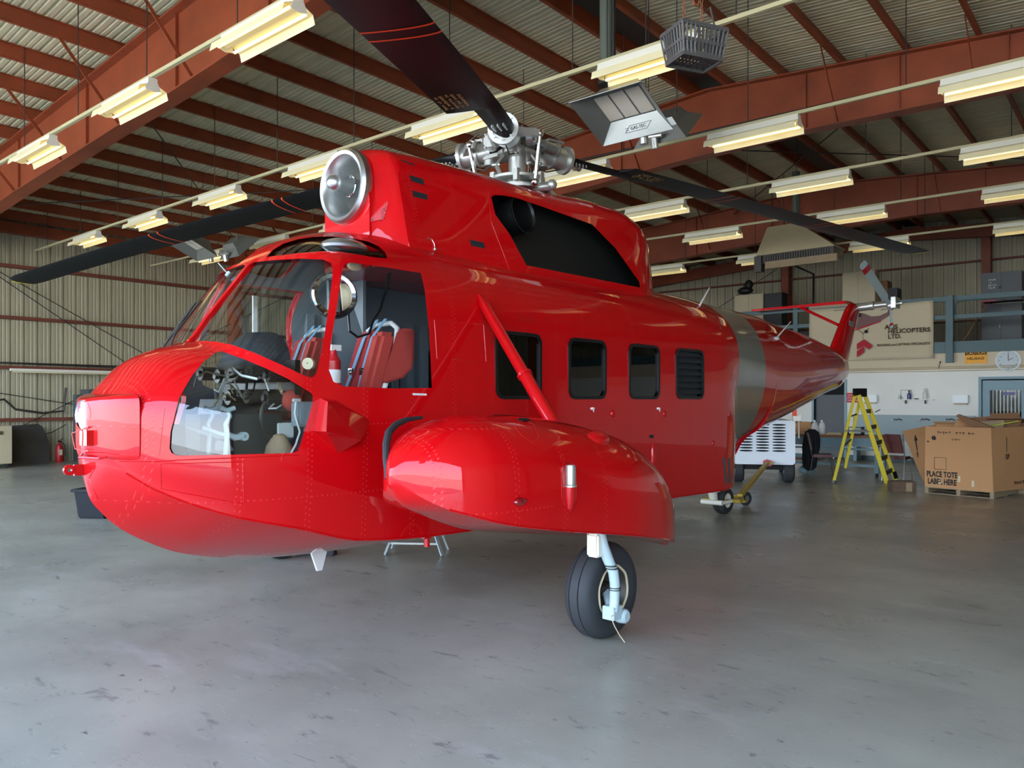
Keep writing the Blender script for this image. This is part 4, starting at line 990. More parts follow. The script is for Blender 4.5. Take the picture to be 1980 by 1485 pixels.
# details on the port sponson
c = H(); L = [onhull(px, py, SPB, .002) for px, py in ((1085, 905), (1086, 960), (1092, 978), (1100, 983), (1110, 976), (1114, 960), (1113, 905), (1108, 896), (1099, 893), (1090, 896))]
c.tube(L, .004, n=5, closed=True); lr = hobj(c, 'lamp_recess', 'red_plain')
c = H(); decal(c, [(1087, 915), (1088, 960), (1095, 978), (1105, 978), (1112, 960), (1111, 915), (1106, 898), (1093, 898)], .003, bv=SPB); hobj(c, 'recess_pan', 'fire_red', lr, smooth=0)
q = onhull(1100, 936, SPB)
c = H(); c.lathe([(0, .115), (.028, .11), (.03, .1), (.03, .0), (.037, -.005), (.037, -.015), (0, -.015)], q + Vector((0, .012, 0)), (0, 0, 1), n=24); hobj(c, 'strobe_lamp', 'cast_alloy', lr)
c = H(); c.lathe([(.036, 0), (.034, -.07), (.02, -.13), (0, -.15)], q + Vector((0, .004, -.012)), (0, 0, 1), n=24); hobj(c, 'lamp_fairing', 'red_plain', lr)
q = onhull(1005, 970, SPB); c = H(); c.sph(q, .03, 10, (1.5, .8, .8)); c.cyl(q + Vector((.02, 0, 0)), q + Vector((.085, -.005, .003)), .022, .002, n=12); hobj(c, 'navigation_light', 'red_lens', smooth=60)
q = onhull(1160, 852, SPB); c = H(); c.sph(q + Vector((0, -.03, 0)), .10, 12, (1.25, .6, .62)); hobj(c, 'strut_fairing', 'red_plain')
q = onhull(1012, 812, SPB)
if q: c = H(); c.sph(q, .035, 8, (1.4, 1, .4)); hobj(c, 'filler_cap', 'black_satin')
c = H(); seam(c, [(994, 822), (1012, 812), (1032, 820), (1042, 845), (1030, 856), (1008, 842)], .002, True, SPB); hobj(c, 'access_panel', 'fire_red')

# ------------------------------------------------------------------ tail
c = H(); L = []
for t_, xf, xr, z, th in ((0, 12.6, 13.02, 1.84, .06), (0, 12.45, 13.08, 1.90, .10), (0, 12.3, 13.22, 2.10, .15), (0, 12.35, 13.38, 2.32, .15), (.15, 12.60, 13.50, 2.50, .13), (.5, 13.0, 13.80, 2.92, .105), (.85, 13.38, 14.06, 3.28, .095), (1, 13.52, 14.14, 3.38, .085), (1.05, 13.6, 14.06, 3.43, .04)):
    P = []
    for k in range(20):
        a = 2 * PI * k / 20; cc = (xr - xf) / 2; P.append((xf + cc - cc * math.cos(a) , th * math.sin(a) * (1.0 if math.cos(a) > 0 else .9), z))
    L.append(P)
c.loft(L); 0 and c.loft([[(13.06, .12 * math.sin(a) * 1.0, 2.18 + .26 * math.cos(a)) for a in [2 * PI * k / 16 for k in range(16)]], [(13.28, .09 * math.sin(a), 2.32 + .2 * math.cos(a)) for a in [2 * PI * k / 16 for k in range(16)]]])
pyl = hobj(c, 'tail_pylon', 'red', smooth=40)
c = H(); decal_ = [hy(1642, 620, .11), hy(1650, 622, .11), hy(1649, 633, .11), hy(1642, 630, .11)]; c.prism(decal_, (0, .003, 0)); hobj(c, 'flag_emblem', 'grey_primer', pyl, smooth=0)
c = H(); c.hull2([(13.35, 0, 3.40), (13.95, 0, 3.42), (13.95, 0, 3.45), (13.65, 0, 3.475), (13.35, 0, 3.46)], [(13.4, -1.88, 3.40), (13.85, -1.88, 3.41), (13.85, -1.88, 3.425), (13.6, -1.88, 3.45), (13.4, -1.88, 3.44)]); st = hobj(c, 'stabilizer', 'red', smooth=30, bevel=.01)
c = H(); c.cyl((13.5, -.9, 3.41), (13.25, -.10, 3.0), .028, n=12); hobj(c, 'stabilizer_strut', 'red_plain', st)
tr = H(); tr.cyl((13.85, .05, 3.36), (13.85, .34, 3.38), .075, n=20); tr.cyl((13.85, .34, 3.38), (13.85, .62, 3.39), .05, n=18); tr.lathe([(.05, 0), (.085, .0), (.085, .06), (.05, .08)], (13.85, .30, 3.38), (0, 1, 0), n=20); gb = hobj(tr, 'tail_gearbox', 'cast_alloy', smooth=40)
c = H(); c.sph((13.85, .66, 3.36), .09, 10); c.b2((13.7, .70, 3.30), (14.0, .78, 3.50)); c.cyl((13.85, .5, 3.37), (13.85, .86, 3.39), .03, n=12)
for a in (0, 2.1, 4.2): c.cyl((13.85 + .1 * math.cos(a), .5, 3.37 + .1 * math.sin(a)), (13.85 + .07 * math.cos(a), .8, 3.37 + .07 * math.sin(a)), .012, n=6)
hobj(c, 'tail_rotor_hub', 'cast_alloy', gb, smooth=30)
hubp = Vector((13.80, .66, 3.36))
for tip, m_ in ((hy(1667, 508, .62), 'blue_grey'), (hy(1724, 634, .70), 'blue_grey')):
    d = (tip - hubp); L_ = d.length; d.normalize(); tn = Vector((0, 1, 0)).cross(d).normalized(); nn = Vector((0, 1, 0))
    c = H(); secs_ = []
    for r_, ch in ((.06, .035), (.22, .04), (.30, .075), (L_ * .97, .075), (L_, .05)):
        o = hubp + d * r_; secs_.append([o + (tn * math.cos(a) * ch * .8 + nn * (math.sin(a) * ch * .12 + math.cos(a) * ch * .6)) for a in [2 * PI * k / 12 for k in range(12)]])
    c.loft(secs_); bl = hobj(c, 'tail_rotor_blade', 'blue_grey', gb, smooth=40)
    c = H(); c.box(hubp + d * (L_ * .86), (.03, .03, .03)); c.v = []; c.f = []; c.m = []; ss = []
    for r_ in (L_ * .80, L_ * .90): o = hubp + d * r_; ss.append([o + (tn * math.cos(a) * .075 * .83 + nn * (math.sin(a) * .075 * .16 + math.cos(a) * .075 * .62)) for a in [2 * PI * k / 12 for k in range(12)]])
    c.loft(ss); hobj(c, 'tip_stripe', 'fire_red', bl, smooth=40)
# ------------------------------------------------------------------ tail wheel
tx = 8.32
c = H(); c.hull2([(7.72, -.1, .5), (8.22, -.1, .5), (8.10, -.06, .33), (7.95, -.06, .33)], [(7.72, .1, .5), (8.22, .1, .5), (8.10, .06, .33), (7.95, .06, .33)]); c.tube([(8.0, 0, .40), (8.02, 0, .28), (8.06, 0, .20)], [.07, .06, .05], n=12)
tl = hobj(c, 'tail_wheel_leg', 'white_enamel', smooth=40)
c = H()
for s in (1, -1): c.tube([(7.98, s * .05, .20), (8.08, s * .12, .19), (8.36, s * .13, .19)], .026, n=10)
c.cyl((7.96, -.14, .20), (7.96, .17, .20), .035, n=12); hobj(c, 'tail_wheel_fork', 'white_enamel', tl, smooth=40)
c = H(); c.lathe([(.10, -.07), (.16, -.085), (.185, -.055), (.19, -.02), (.184, -.018), (.184, -.01), (.192, -.008), (.192, .008), (.184, .01), (.184, .018), (.19, .02), (.185, .055), (.16, .085), (.10, .07)], (tx, 0, .192), (0, 1, 0), n=40, close=True); tw = hobj(c, 'tail_wheel', 'rubber', smooth=35)
c = H(); c.lathe([(0, -.05), (.1, -.072), (.1, .072), (0, .05)], (tx, 0, .192), (0, 1, 0), n=28); hobj(c, 'wheel_hub', 'white_enamel', tw)

# cheek fairing box under the cockpit side window
c = H(); a_, b_, c_, d_, e_ = [onhull(*q, None, -.01) for q in ((618, 769), (605, 833), (655, 877), (717, 812), (650, 774))]
va, vb, vc = hy(634, 777, .99), hy(631, 835, 1.05), hy(698, 852, 1.0)
c.add([a_, b_, c_, d_, e_, va, vb, vc], [(0, 1, 6, 5), (1, 2, 6), (6, 2, 7), (2, 3, 7), (5, 6, 7, 3), (5, 3, 4), (0, 5, 4), (0, 4, 3, 2, 1)]); hobj(c, 'cheek_fairing', 'red_plain', smooth=0)
# squared box over the bow carrying the landing light
c = H(); L = []
for x, yw, ztp, zb, e_ in ((.018, .085, 1.585, 1.275, 3.5), (.026, .105, 1.60, 1.262, 4), (.06, .20, 1.612, 1.250, 6), (.10, .315, 1.622, 1.242, 8), (.15, .405, 1.632, 1.236, 9), (.175, .438, 1.636, 1.234, 9)):
    P = []; zc_ = (ztp + zb) / 2; hh = (ztp - zb) / 2
    for k in range(40): a = 2 * PI * k / 40; cs_, sn_ = math.cos(a), math.sin(a); P.append((x, yw * math.copysign(abs(cs_) ** (2 / e_), cs_), zc_ + hh * math.copysign(abs(sn_) ** (2 / e_), sn_)))
    L.append(P)
c.loft(L); hobj(c, 'nose_box', 'red', smooth=35)

# ------------------------------------------------------------------ main rotor
HB = Vector((3.95, 0, 4.06))
c = H(); c.cyl((3.95, 0, 3.45), (3.95, 0, 4.0), .085, n=24); c.cyl((3.95, 0, 3.5), (3.95, 0, 3.70), .14, n=24); mast = hobj(c, 'rotor_mast', 'cast_alloy')
c = H(); c.lathe([(.10, .03), (.24, .03), (.27, .05), (.27, .075), (.24, .085), (.10, .085)], (3.95, 0, 3.66), n=36, close=True); c.lathe([(.10, 0), (.31, -.01), (.31, -.04), (.10, -.05)], (3.95, 0, 3.64), n=36, close=True)
for k in range(3): a = math.radians(90 + 120 * k); c.cyl((3.95 + .2 * math.cos(a), .2 * math.sin(a), 3.62), (3.95 + .42 * math.cos(a), .42 * math.sin(a), 3.60), .045, n=12); c.sph((3.95 + .43 * math.cos(a), .43 * math.sin(a), 3.61), .05, 6)
for k in range(6): a = math.radians(60 * k + 20); c.b2((3.95 + .26 * math.cos(a) - .025, .26 * math.sin(a) - .025, 3.66), (3.95 + .26 * math.cos(a) + .025, .26 * math.sin(a) + .025, 3.77))
hobj(c, 'swashplate', 'cast_alloy', mast, smooth=35)
c = H()
for a in (60, 200, 320): a = math.radians(a); c.cyl((3.95 + .30 * math.cos(a), .30 * math.sin(a), 3.62), (3.95 + .46 * math.cos(a), .46 * math.sin(a), 3.45), .03, n=10)
hobj(c, 'servo_link', 'cast_alloy', mast)
angs = [151, -106, 12.5]
zf = [lambda r: 4.06 - .065 * r - .0045 * r * r, lambda r: 4.06 - .065 * r - .0045 * r * r, lambda r: 4.06 - .020 * r - .0008 * r * r]
c = H(); c.lathe([(0, .10), (.10, .10), (.16, .07), (.2, .05), (.2, .02), (.12, .0), (.12, -.05), (.2, -.07), (.2, -.10), (.1, -.12), (0, -.12)], HB, n=30)
for an in angs:
    for dz in (.055, -.085):
        a = math.radians(an); d = Vector((math.cos(a), math.sin(a), 0)); t_ = Vector((math.sin(a), -math.cos(a), 0))
        c.hull2([HB + d * .05 + t_ * .14 + Vector((0, 0, dz - .018)), HB + d * .34 + t_ * .07 + Vector((0, 0, dz - .018)), HB + d * .34 - t_ * .07 + Vector((0, 0, dz - .018)), HB + d * .05 - t_ * .14 + Vector((0, 0, dz - .018))],
                [HB + d * .05 + t_ * .14 + Vector((0, 0, dz + .018)), HB + d * .34 + t_ * .07 + Vector((0, 0, dz + .018)), HB + d * .34 - t_ * .07 + Vector((0, 0, dz + .018)), HB + d * .05 - t_ * .14 + Vector((0, 0, dz + .018))])
for k in range(10): a = 2 * PI * k / 10; c.cyl(HB + Vector((.13 * math.cos(a), .13 * math.sin(a), .06)), HB + Vector((.13 * math.cos(a), .13 * math.sin(a), .12)), .012, n=6)
hub = hobj(c, 'rotor_hub', 'cast_alloy', mast, smooth=30)
c = H(); c.lathe([(.0, .16), (.06, .155), (.09, .12), (.09, .09)], HB, n=20); c.cyl(HB + Vector((.02, .05, .1)), HB + Vector((.02, .05, .2)), .015, n=8); hobj(c, 'hub_cap', 'dark_steel', mast)
for an, zz, R_b in zip(angs, zf, (7.72, 7.88, 7.62)):
    a = math.radians(an); d = Vector((math.cos(a), math.sin(a), -.05)); t_ = Vector((math.sin(a), -math.cos(a), 0)); up = Vector((0, 0, 1))
    c = H()
    c.cyl(HB + d * .30 - up * .14, HB + d * .30 + up * .12, .06, n=18)                # lag hinge
    c.cyl(HB + d * .26, HB + d * .60, .095, .11, n=24); c.lathe([(.10, 0), (.142, .0), (.142, .035), (.10, .035)], HB + d * .58, d, n=24, close=True); c.lathe([(.09, 0), (.125, .0), (.125, .03), (.09, .03)], HB + d * .40, d, n=24, close=True)
    for k in range(8): q = 2 * PI * k / 8; c.cyl(HB + d * .60 + t_ * .108 * math.cos(q) + up * .108 * math.sin(q), HB + d * .64 + t_ * .108 * math.cos(q) + up * .108 * math.sin(q), .011, n=6)
    c.hull2([HB + d * .45 + t_ * .09 + up * .03, HB + d * .56 + t_ * .09 + up * .03, HB + d * .40 + t_ * .30 + up * .03, HB + d * .34 + t_ * .30 + up * .03], [HB + d * .45 + t_ * .09 - up * .03, HB + d * .56 + t_ * .09 - up * .03, HB + d * .40 + t_ * .30 - up * .03, HB + d * .34 + t_ * .30 - up * .03])
    hobj(c, 'blade_sleeve', 'cast_alloy', mast, smooth=35)
    c = H(); p0 = HB + d * .37 + t_ * .29; p1 = Vector((3.95, 0, 3.62)) + (p0 - Vector((3.95, 0, p0.z))).normalized() * .38; c.cyl(p0 - up * .02, p1, .020, n=12); c.sph(p1, .038, 6); c.sph(p0, .038, 6); hobj(c, 'pitch_link', 'chrome', mast)
    c = H(); p0 = HB + d * .42 - t_ * .13 + up * .02; p1 = HB + Matrix.Rotation(math.radians(52), 3, 'Z') @ Vector((d.x, d.y, 0)) * .22; p2 = p0.lerp(p1, .5)
    c.cyl(p0, p1, .018, n=10); ax = (p1 - p0).normalized(); c.cyl(p0.lerp(p1, .15), p0.lerp(p1, .85), .058, n=20); c.lathe([(.058, 0), (.068, 0), (.068, .015), (.058, .015)], p0.lerp(p1, .15), ax, n=20); hobj(c, 'lag_damper', 'galvanised', mast, smooth=35)
    c = H(); c.tube([HB + d * .25 + up * .14, HB + d * .4 + up * .19 + t_ * .04, HB + d * .58 + up * .13], .007, n=5); hobj(c, 'hydraulic_line', 'dark_steel', mast); c = H(); c.tube([HB + d * .2 - up * .12 + t_ * .05, HB + d * .36 - up * .17, HB + d * .55 - up * .1], .007, n=5); hobj(c, 'hydraulic_line', 'dark_steel', mast)
    c = H(); q_ = HB + d * .20 + t_ * .17 + up * .03; c.lathe([(0, -.05), (.06, -.05), (.085, -.03), (.085, .03), (.06, .05), (0, .05)], q_, t_, n=20)
    for k in range(6): q = 2 * PI * k / 6; c.cyl(q_ + d * .07 * math.cos(q) + up * .07 * math.sin(q) - t_ * .04, q_ + d * .07 * math.cos(q) + up * .07 * math.sin(q) + t_ * .062, .009, n=6)
    hobj(c, 'hinge_bearing', 'cast_alloy', mast, smooth=35)
    c = H(); q_ = HB + d * .30 - t_ * .03; c.hull2([q_ + t_ * .09 + up * .10, q_ - t_ * .09 + up * .10, q_ - t_ * .06 + d * .22 + up * .13, q_ + t_ * .06 + d * .22 + up * .13], [q_ + t_ * .09 + up * .125, q_ - t_ * .09 + up * .125, q_ - t_ * .06 + d * .22 + up * .15, q_ + t_ * .06 + d * .22 + up * .15]); hobj(c, 'hinge_plate', 'cast_alloy', mast, smooth=0)
    ah = a + 1.0; pa = Vector((3.95 + .15 * math.cos(ah), .15 * math.sin(ah), 3.72)); pb = Vector((3.95 + .22 * math.cos(ah), .22 * math.sin(ah), 3.86)); pc = Vector((3.95 + .13 * math.cos(ah), .13 * math.sin(ah), 3.98))
    c = H(); c.beam(pa, pb, .05, .02); c.beam(pb, pc, .05, .02); c.cyl(pb - t_ * .04, pb + t_ * .04, .018, n=10); hobj(c, 'scissor_link', 'cast_alloy', mast, smooth=0)
    c = H(); m0 = p0; c.cyl(HB + d * .37 + t_ * .29 - up * .20, HB + d * .37 + t_ * .29 - up * .20 + Vector((0, 0, .03)), .022, n=10) if 0 else c.sph(HB + d * .52 + up * .12, .03, 6); c.sph(HB + d * .46 + up * .12 + t_ * .05, .022, 6); c.cyl(HB + d * .52 + up * .10, HB + d * .52 + up * .19, .012, n=8); hobj(c, 'grease_fitting', 'chrome', mast)
    # the blade
    def P(r, u, v, zz=zz, d=d, t_=t_):             # u along the chord (+ leading), v thickness
        th = math.radians(7 - .5 * r); z0 = zz(r)
        return Vector((3.95 + math.cos(a) * r, math.sin(a) * r, z0)) + t_ * (u * math.cos(th) + v * math.sin(th) * 0) + up * (u * math.sin(th) + v)
    def foil(r, le, te, th):
        pts = []
        for k in range(9):
            f = k / 8; u = le + (te - le) * (1 - math.cos(PI * f)) / 2; q = (le - u) / (le - te); y = th * (2.97 * math.sqrt(max(q, 0)) - 1.26 * q - 3.5 * q * q + 2.8 * q ** 3 - 1.0 * q ** 4); pts.append((u, max(y, .001)))
        return [P(r, u, y * .5) for u, y in pts] + [P(r, u, -y * .5) for u, y in pts[-2:0:-1]]
    c = H(); L = []
    for r, le, te, th in [(.60, .10, -.10, .16), (.68, .11, -.11, .09), (.80, .125, -.10, .05), (1.29, .135, -.095, .042), (1.30, .135, -.315, .038)] + [(1.3 + .35 * k, .135, -.315, .038) for k in range(1, 18)] + [(R_b - .27, .135, -.315, .036), (R_b - .1, .10, -.30, .03), (R_b, .0, -.27, .02)]:
        L.append(foil(r, le, te, th))
    c.loft(L); bl = hobj(c, 'rotor_blade', 'black_paint', smooth=40)
    if an != 151:
        c = H(); c.loft([foil(R_b - .045, .05, -.285, .03), foil(R_b - .003, .0, -.272, .026), foil(R_b + .012, -.05, -.25, .012)]); hobj(c, 'tip_cap', 'ladder_yellow', bl, smooth=40)
    for r0 in (2.88, 3.02, 4.85, 5.0):
        c = H(); F_ = []
        for dr in (0, .022): 
            pts = foil(r0 + dr, .137, -.317, .042); n_ = len(pts)
            curve = []
            for i_, p_ in enumerate(pts): u = i_ if i_ < 9 else 16 - i_; curve.append(p_ + Vector((math.cos(a), math.sin(a), 0)) * (-.05 * (1 - u / 8) ** 2))
            F_.append(curve)
        c.loft(F_, cap=False); hobj(c, 'orange_band', 'orange_mark', bl, smooth=0)
    c = H(); c.sph(P(.86, .15, 0), .05, 8); c.cyl(P(.84, .13, 0), P(.98, .22, 0), .03, n=10) if an == 12.5 else None
    if an == 12.5: hobj(c, 'tie_down_fitting', 'cream_plastic', bl)
    c = H()
    for i_ in range(3):
        for j_ in range(4): c.cyl(P(.72 + .045 * j_, .06 - .05 * i_, -.022), P(.72 + .045 * j_, .06 - .05 * i_, -.045), .009, n=6)
    hobj(c, 'root_bolt', 'cast_alloy', bl)
    # stencilled lettering on the blade underside, near the root
    if an != -106:
        o = P(1.62, -.17, -.0235); xd = P(1.9, -.17, 0) - P(1.62, -.17, 0); yd = (P(1.6, -.3, 0) - P(1.6, -.1, 0)) * (1)
        xd = Vector((-xd.x, xd.y, xd.z)); yd = Vector((-yd.x, yd.y, yd.z)); o = Vector((-o.x, o.y, o.z))
        zd = xd.cross(yd)
        if zd.z > 0: yd = -yd
        M = frame(o, xd, yd)
        scribble(M, .34, .22, 5, 'gold_text', bl, seed=int(abs(an)))

# ------------------------------------------------------------------ cockpit interior
c = H(); c.b2((.75, -.68, 1.03), (6.6, .68, 1.06)); hobj(c, 'cockpit_floor', 'interior_dark', smooth=0)
c = H(); P = section(3.75); P = [(y * .955, 1.7 + (z - 1.7) * .955) for y, z in P if z > 1.02]; c.prism([(3.75, y, z) for y, z in P] + [(3.75, -y, z) for y, z in P[-2::-1]], (.03, 0, 0)); hobj(c, 'cabin_bulkhead', 'interior_grey', smooth=0)
c = H()
for k in range(9): x = 2.12 + k * .19; c = H(); c.b2((x, -.87, 1.2), (x + .035, -.80, 2.34)); c.b2((x - .02, -.80, 1.2), (x + .055, -.79, 2.34)); hobj(c, 'wall_rib', 'interior_grey', smooth=0)
c = H(); c.hull2([(1.95, -.30, 2.72), (2.05, -.30, 2.72), (2.75, -.30, 1.06), (2.0, -.30, 1.06)], [(1.95, -.27, 2.72), (2.05, -.27, 2.72), (2.75, -.27, 1.06), (2.0, -.27, 1.06)]); hobj(c, 'side_partition', 'interior_grey', smooth=0)
c = H(); c.hull2([(2.28, -.84, 2.1), (2.32, -.3, 2.1), (2.32, -.3, 2.75), (2.28, -.84, 2.6)], [(2.31, -.84, 2.1), (2.35, -.3, 2.1), (2.35, -.3, 2.75), (2.31, -.84, 2.6)]); c.cyl((2.3, -.5, 2.45), (2.22, -.5, 2.45), .05, n=16); hobj(c, 'overhead_frame', 'interior_grey', smooth=0)
def seat(Y, xo=1.78):
    t = thing('x', None, None); bpy.data.objects.remove(t)
    b = math.radians(19)
    def Q(x, y, z): return Vector((xo + x + math.sin(b) * (z - 1.45), Y + y, z))
    c = H(); c.tube([Q(.0, -.2, 1.35), Q(0, -.2, 2.0), Q(0, -.17, 2.12), Q(0, -.09, 2.165), Q(0, .09, 2.165), Q(0, .17, 2.12), Q(0, .2, 2.0), Q(0, .2, 1.35)], .020, n=10)
    for s in (-.2, .2): c.tube([(xo - .35, Y + s, 1.42), (xo, Y + s, 1.42)], .018, n=8); c.tube([(xo - .3, Y + s, 1.42), (xo - .3, Y + s, 1.06)], .016, n=8); c.tube([(xo + .0, Y + s, 1.42), (xo + .1, Y + s, 1.06)], .016, n=8)
    st = hobj(c, 'pilot_seat', 'tube_grey', smooth=50)
    def cush(name, x0, x1, y0, y1, z0, z1, m, bv=.035):
        c = H(); A = [Q(x0, y0, z0), Q(x0, y1, z0), Q(x0, y1 * .92 + y0 * .08, z1), Q(x0, y0 * .92 + y1 * .08, z1)]; C = [Q(x1, y0, z0), Q(x1, y1, z0), Q(x1, y1 * .92 + y0 * .08, z1), Q(x1, y0 * .92 + y1 * .08, z1)]
        c.hull2(A, C); return hobj(c, name, m, st, smooth=50, bevel=bv)
    cush('backrest', -.10, .02, -.20, .05, 1.5, 2.11, 'seat_red'); cush('backrest_bolster', -.15, .01, .05, .20, 1.5, 2.09, 'velour_red')
    c = H(); c.b2((xo - .48, Y - .21, 1.44), (xo - .02, Y + .21, 1.55)); hobj(c, 'seat_cushion', 'seat_red', st, smooth=50, bevel=.035)
    for s in (-.05, .045):
        c = H(); pts = [Q(.03, s, 2.19), Q(-.03, s, 2.2), Q(-.11, s * 1.0, 2.05), Q(-.125, s * 1.3, 1.8), Q(-.13, s * 1.8, 1.62), Q(-.2, s * 2.6, 1.56)]
        for p0, p1 in zip(pts, pts[1:]): c.beam(p0, p1, .007, .045, up=(1, 0, 0)) if False else c.hull2([p0 + Vector((0, -.017, 0)), p0 + Vector((0, .017, 0)), p1 + Vector((0, .017, 0)), p1 + Vector((0, -.017, 0))], [p0 + Vector((-.005, -.017, 0)), p0 + Vector((-.005, .017, 0)), p1 + Vector((-.005, .017, 0)), p1 + Vector((-.005, -.017, 0))])
        hobj(c, 'harness_strap', 'harness_blue', st, smooth=0)
        c = H(); q = Q(-.135, s * 1.4, 1.80); c.box(q, (.012, .05, .05)); c.sph(q, .018, 5); hobj(c, 'buckle', 'chrome', st)
    return st
seat(.38, 1.76); seat(-.42, 1.74)
# spare red back pad standing behind the port seat
c = H(); A = [hy(a, b, .62) for a, b in ((768, 640), (778, 634), (802, 637), (801, 690), (797, 712), (780, 730), (744, 742), (739, 738))]; C = [hy(a, b, .50) for a, b in ((768, 640), (778, 634), (802, 637), (801, 690), (797, 712), (780, 730), (744, 742), (739, 738))]
c.hull2(A, C); hobj(c, 'back_pad', 'velour_red', smooth=50, bevel=.025)
# swivelling chart lamp / chrome ring head in the window corner
q = hy(645, 572, .62); ax = Vector((-.35, .9, .1)).normalized()
c = H(); c.lathe([(.125, -.04), (.145, -.04), (.152, .03), (.140, .045), (.118, .035), (.115, -.02)], q, ax, n=36, close=True); lamp = hobj(c, 'ring_light', 'chrome'); c = H(); c.lathe([(.150, -.01), (.157, -.005), (.157, .02), (.150, .025)], q, ax, n=32, close=True); hobj(c, 'rubber_ring', 'rubber', lamp)
q2 = hy(673, 573, .52); c = H(); c.lathe([(.07, -.06), (.105, -.05), (.105, .02), (.09, .03), (.07, .01)], q2, (.8, .5, .1), n=30, close=True); hobj(c, 'fan_ring', 'cream_plastic', lamp); c = H(); c.lathe([(0, -.055), (.075, -.055), (.11, -.05), (.115, .0), (.11, .0)], q2 + Vector((.0, -.03, 0)), (.8, .5, .1), n=30); hobj(c, 'fan_housing', 'black_satin', lamp)
c = H(); c.tube([q2 + Vector((0, 0, -.1)), hy(676, 640, .55), hy(692, 652, .55), hy(714, 645, .55), hy(722, 620, .5), hy(735, 600, .45), hy(742, 575, .4), hy(748, 560, .4), hy(755, 528, .4)], .009, n=6); hobj(c, 'coiled_cord', 'black_satin')
c = H(); pts = []
for k in range(90): f = k / 89; a = k * 1.1; p_ = hy(750, 560 - 30 * f, .38); pts.append(p_ + Vector((.014 * math.cos(a), .014 * math.sin(a), 0)))
c.tube(pts, .003, n=4); hobj(c, 'coiled_cord', 'black_satin')
c = H(); p_ = hy(686, 514, .6); c.sph(p_, .06, 8, (1, .6, .6)); hobj(c, 'dome_lamp', 'cream_plastic')
# fire bottle inside the door corner
q = hy(645, 715, .55); c = H(); c.lathe([(0, -.2), (.045, -.2), (.05, -.18), (.05, .06), (.025, .10), (.02, .14), (0, .14)], q, n=18); fb = hobj(c, 'fire_bottle', 'fire_red'); c = H(); c.lathe([(.051, -.09), (.052, -.02), (.051, .0)], q, n=18); c.b2((q.x - .03, q.y - .02, q.z + .13), (q.x + .05, q.y + .02, q.z + .17)); hobj(c, 'bottle_label', 'milky', fb)
# glareshield, instrument panel and everything behind it
c = H(); L = []
for x, w_, h_ in ((.98, .20, .12), (1.03, .27, .22), (1.12, .30, .29), (1.26, .30, .30)):
    L.append([(x, -.02 + w_ * math.cos(a), 1.78 + h_ * max(0, math.sin(a)) ** .7) for a in [PI * k / 14 for k in range(15)]])
c.loft(L); hobj(c, 'glareshield', 'interior_dark', smooth=40)
c = H(); c.b2((1.15, -.50, 1.52), (1.19, .50, 1.86)); ip = hobj(c, 'instrument_panel', 'black_satin', smooth=0)
for k, (y, z) in enumerate([(.42, 1.76), (.28, 1.78), (.14, 1.76), (.0, 1.78), (-.14, 1.76), (-.28, 1.78), (.40, 1.61), (.25, 1.62), (.1, 1.61), (-.1, 1.62)]):
    c = H(); L_ = .16 + .05 * ((k * 7) % 3); c.cyl((1.15, y, z), (1.15 - L_, y, z), .048, n=18); c.cyl((1.15 - L_, y, z), (1.13 - L_, y, z), .022, n=10); hobj(c, 'instrument_can', 'dark_steel' if k % 2 else 'black_satin', ip)
rnd = random.Random(3)
for k in range(14):
    c = H(); y = .45 - .05 * k; p_ = Vector((.95 + rnd.uniform(-.05, .05), y, 1.76 + rnd.uniform(-.12, .06))); pts = [p_]
    for j in range(5): p_ = p_ + Vector((rnd.uniform(-.07, .06), rnd.uniform(-.09, .07), rnd.uniform(-.11, .05))); pts.append(p_)
    c.tube(pts, .006 if k % 3 else .011, n=5); hobj(c, 'wiring_loom', ['cast_alloy', 'tube_grey', 'black_satin', 'tan_leather'][k % 4], ip)
c = H(); c.hull2([(.85, .02, 1.3), (1.15, .02, 1.3), (1.15, .02, 1.6), (.9, .02, 1.6)], [(.85, -.3, 1.3), (1.15, -.3, 1.3), (1.15, -.3, 1.6), (.9, -.3, 1.6)]); c.b2((.7, -.1, 1.05), (1.3, .1, 1.5)); hobj(c, 'centre_console', 'interior_dark', smooth=0)
c = H(); c.hull2([(.5, -.6, 1.06), (1.3, -.6, 1.06), (1.4, -.6, 1.32), (.42, -.6, 1.5)], [(.5, -.56, 1.06), (1.3, -.56, 1.06), (1.4, -.56, 1.32), (.42, -.56, 1.5)]); hobj(c, 'side_panel', 'interior_dark', smooth=0)
# rudder pedals
def pedal(y):
    c = H(); o = hy(445, 820, .42); dy = y - .42; o = o + Vector((0, dy, 0))
    c.tube([o + Vector(p) for p in ((-.02, 0, .09), (.0, 0, .05), (-.03, 0, .0), (-.02, 0, -.06), (.03, .0, -.085), (.09, 0, -.08))], [.016, .014, .015, .018, .022, .02], n=8); c.tube([o + Vector((-.055, 0, .10)), o + Vector((-.02, 0, .085)), o + Vector((.03, 0, .10))], .016, n=8); c.tube([o + Vector((-.14, -.08, -.02)), o + Vector((-.05, -.03, -.06)), o + Vector((.05, 0, -.085))], .014, n=8)
    c.lathe([(.012, -.02), (.028, -.02), (.028, .02), (.012, .02)], o + Vector((.09, 0, -.08)), (0, 1, 0), n=16, close=True); c.tube([o + Vector((-.02, 0, -.07)), o + Vector((-.03, 0, -.2))], .016, n=8)
    hobj(c, 'rudder_pedal', 'blue_grey', smooth=40)
pedal(.42); pedal(.2)
c = H(); c.hull2([hy(417, 850, .35), hy(440, 855, .35), hy(455, 872, .35), hy(415, 872, .35)], [hy(417, 850, .25), hy(440, 855, .25), hy(455, 872, .25), hy(415, 872, .25)]); hobj(c, 'pedal_boot', 'interior_grey', smooth=30, bevel=.01)
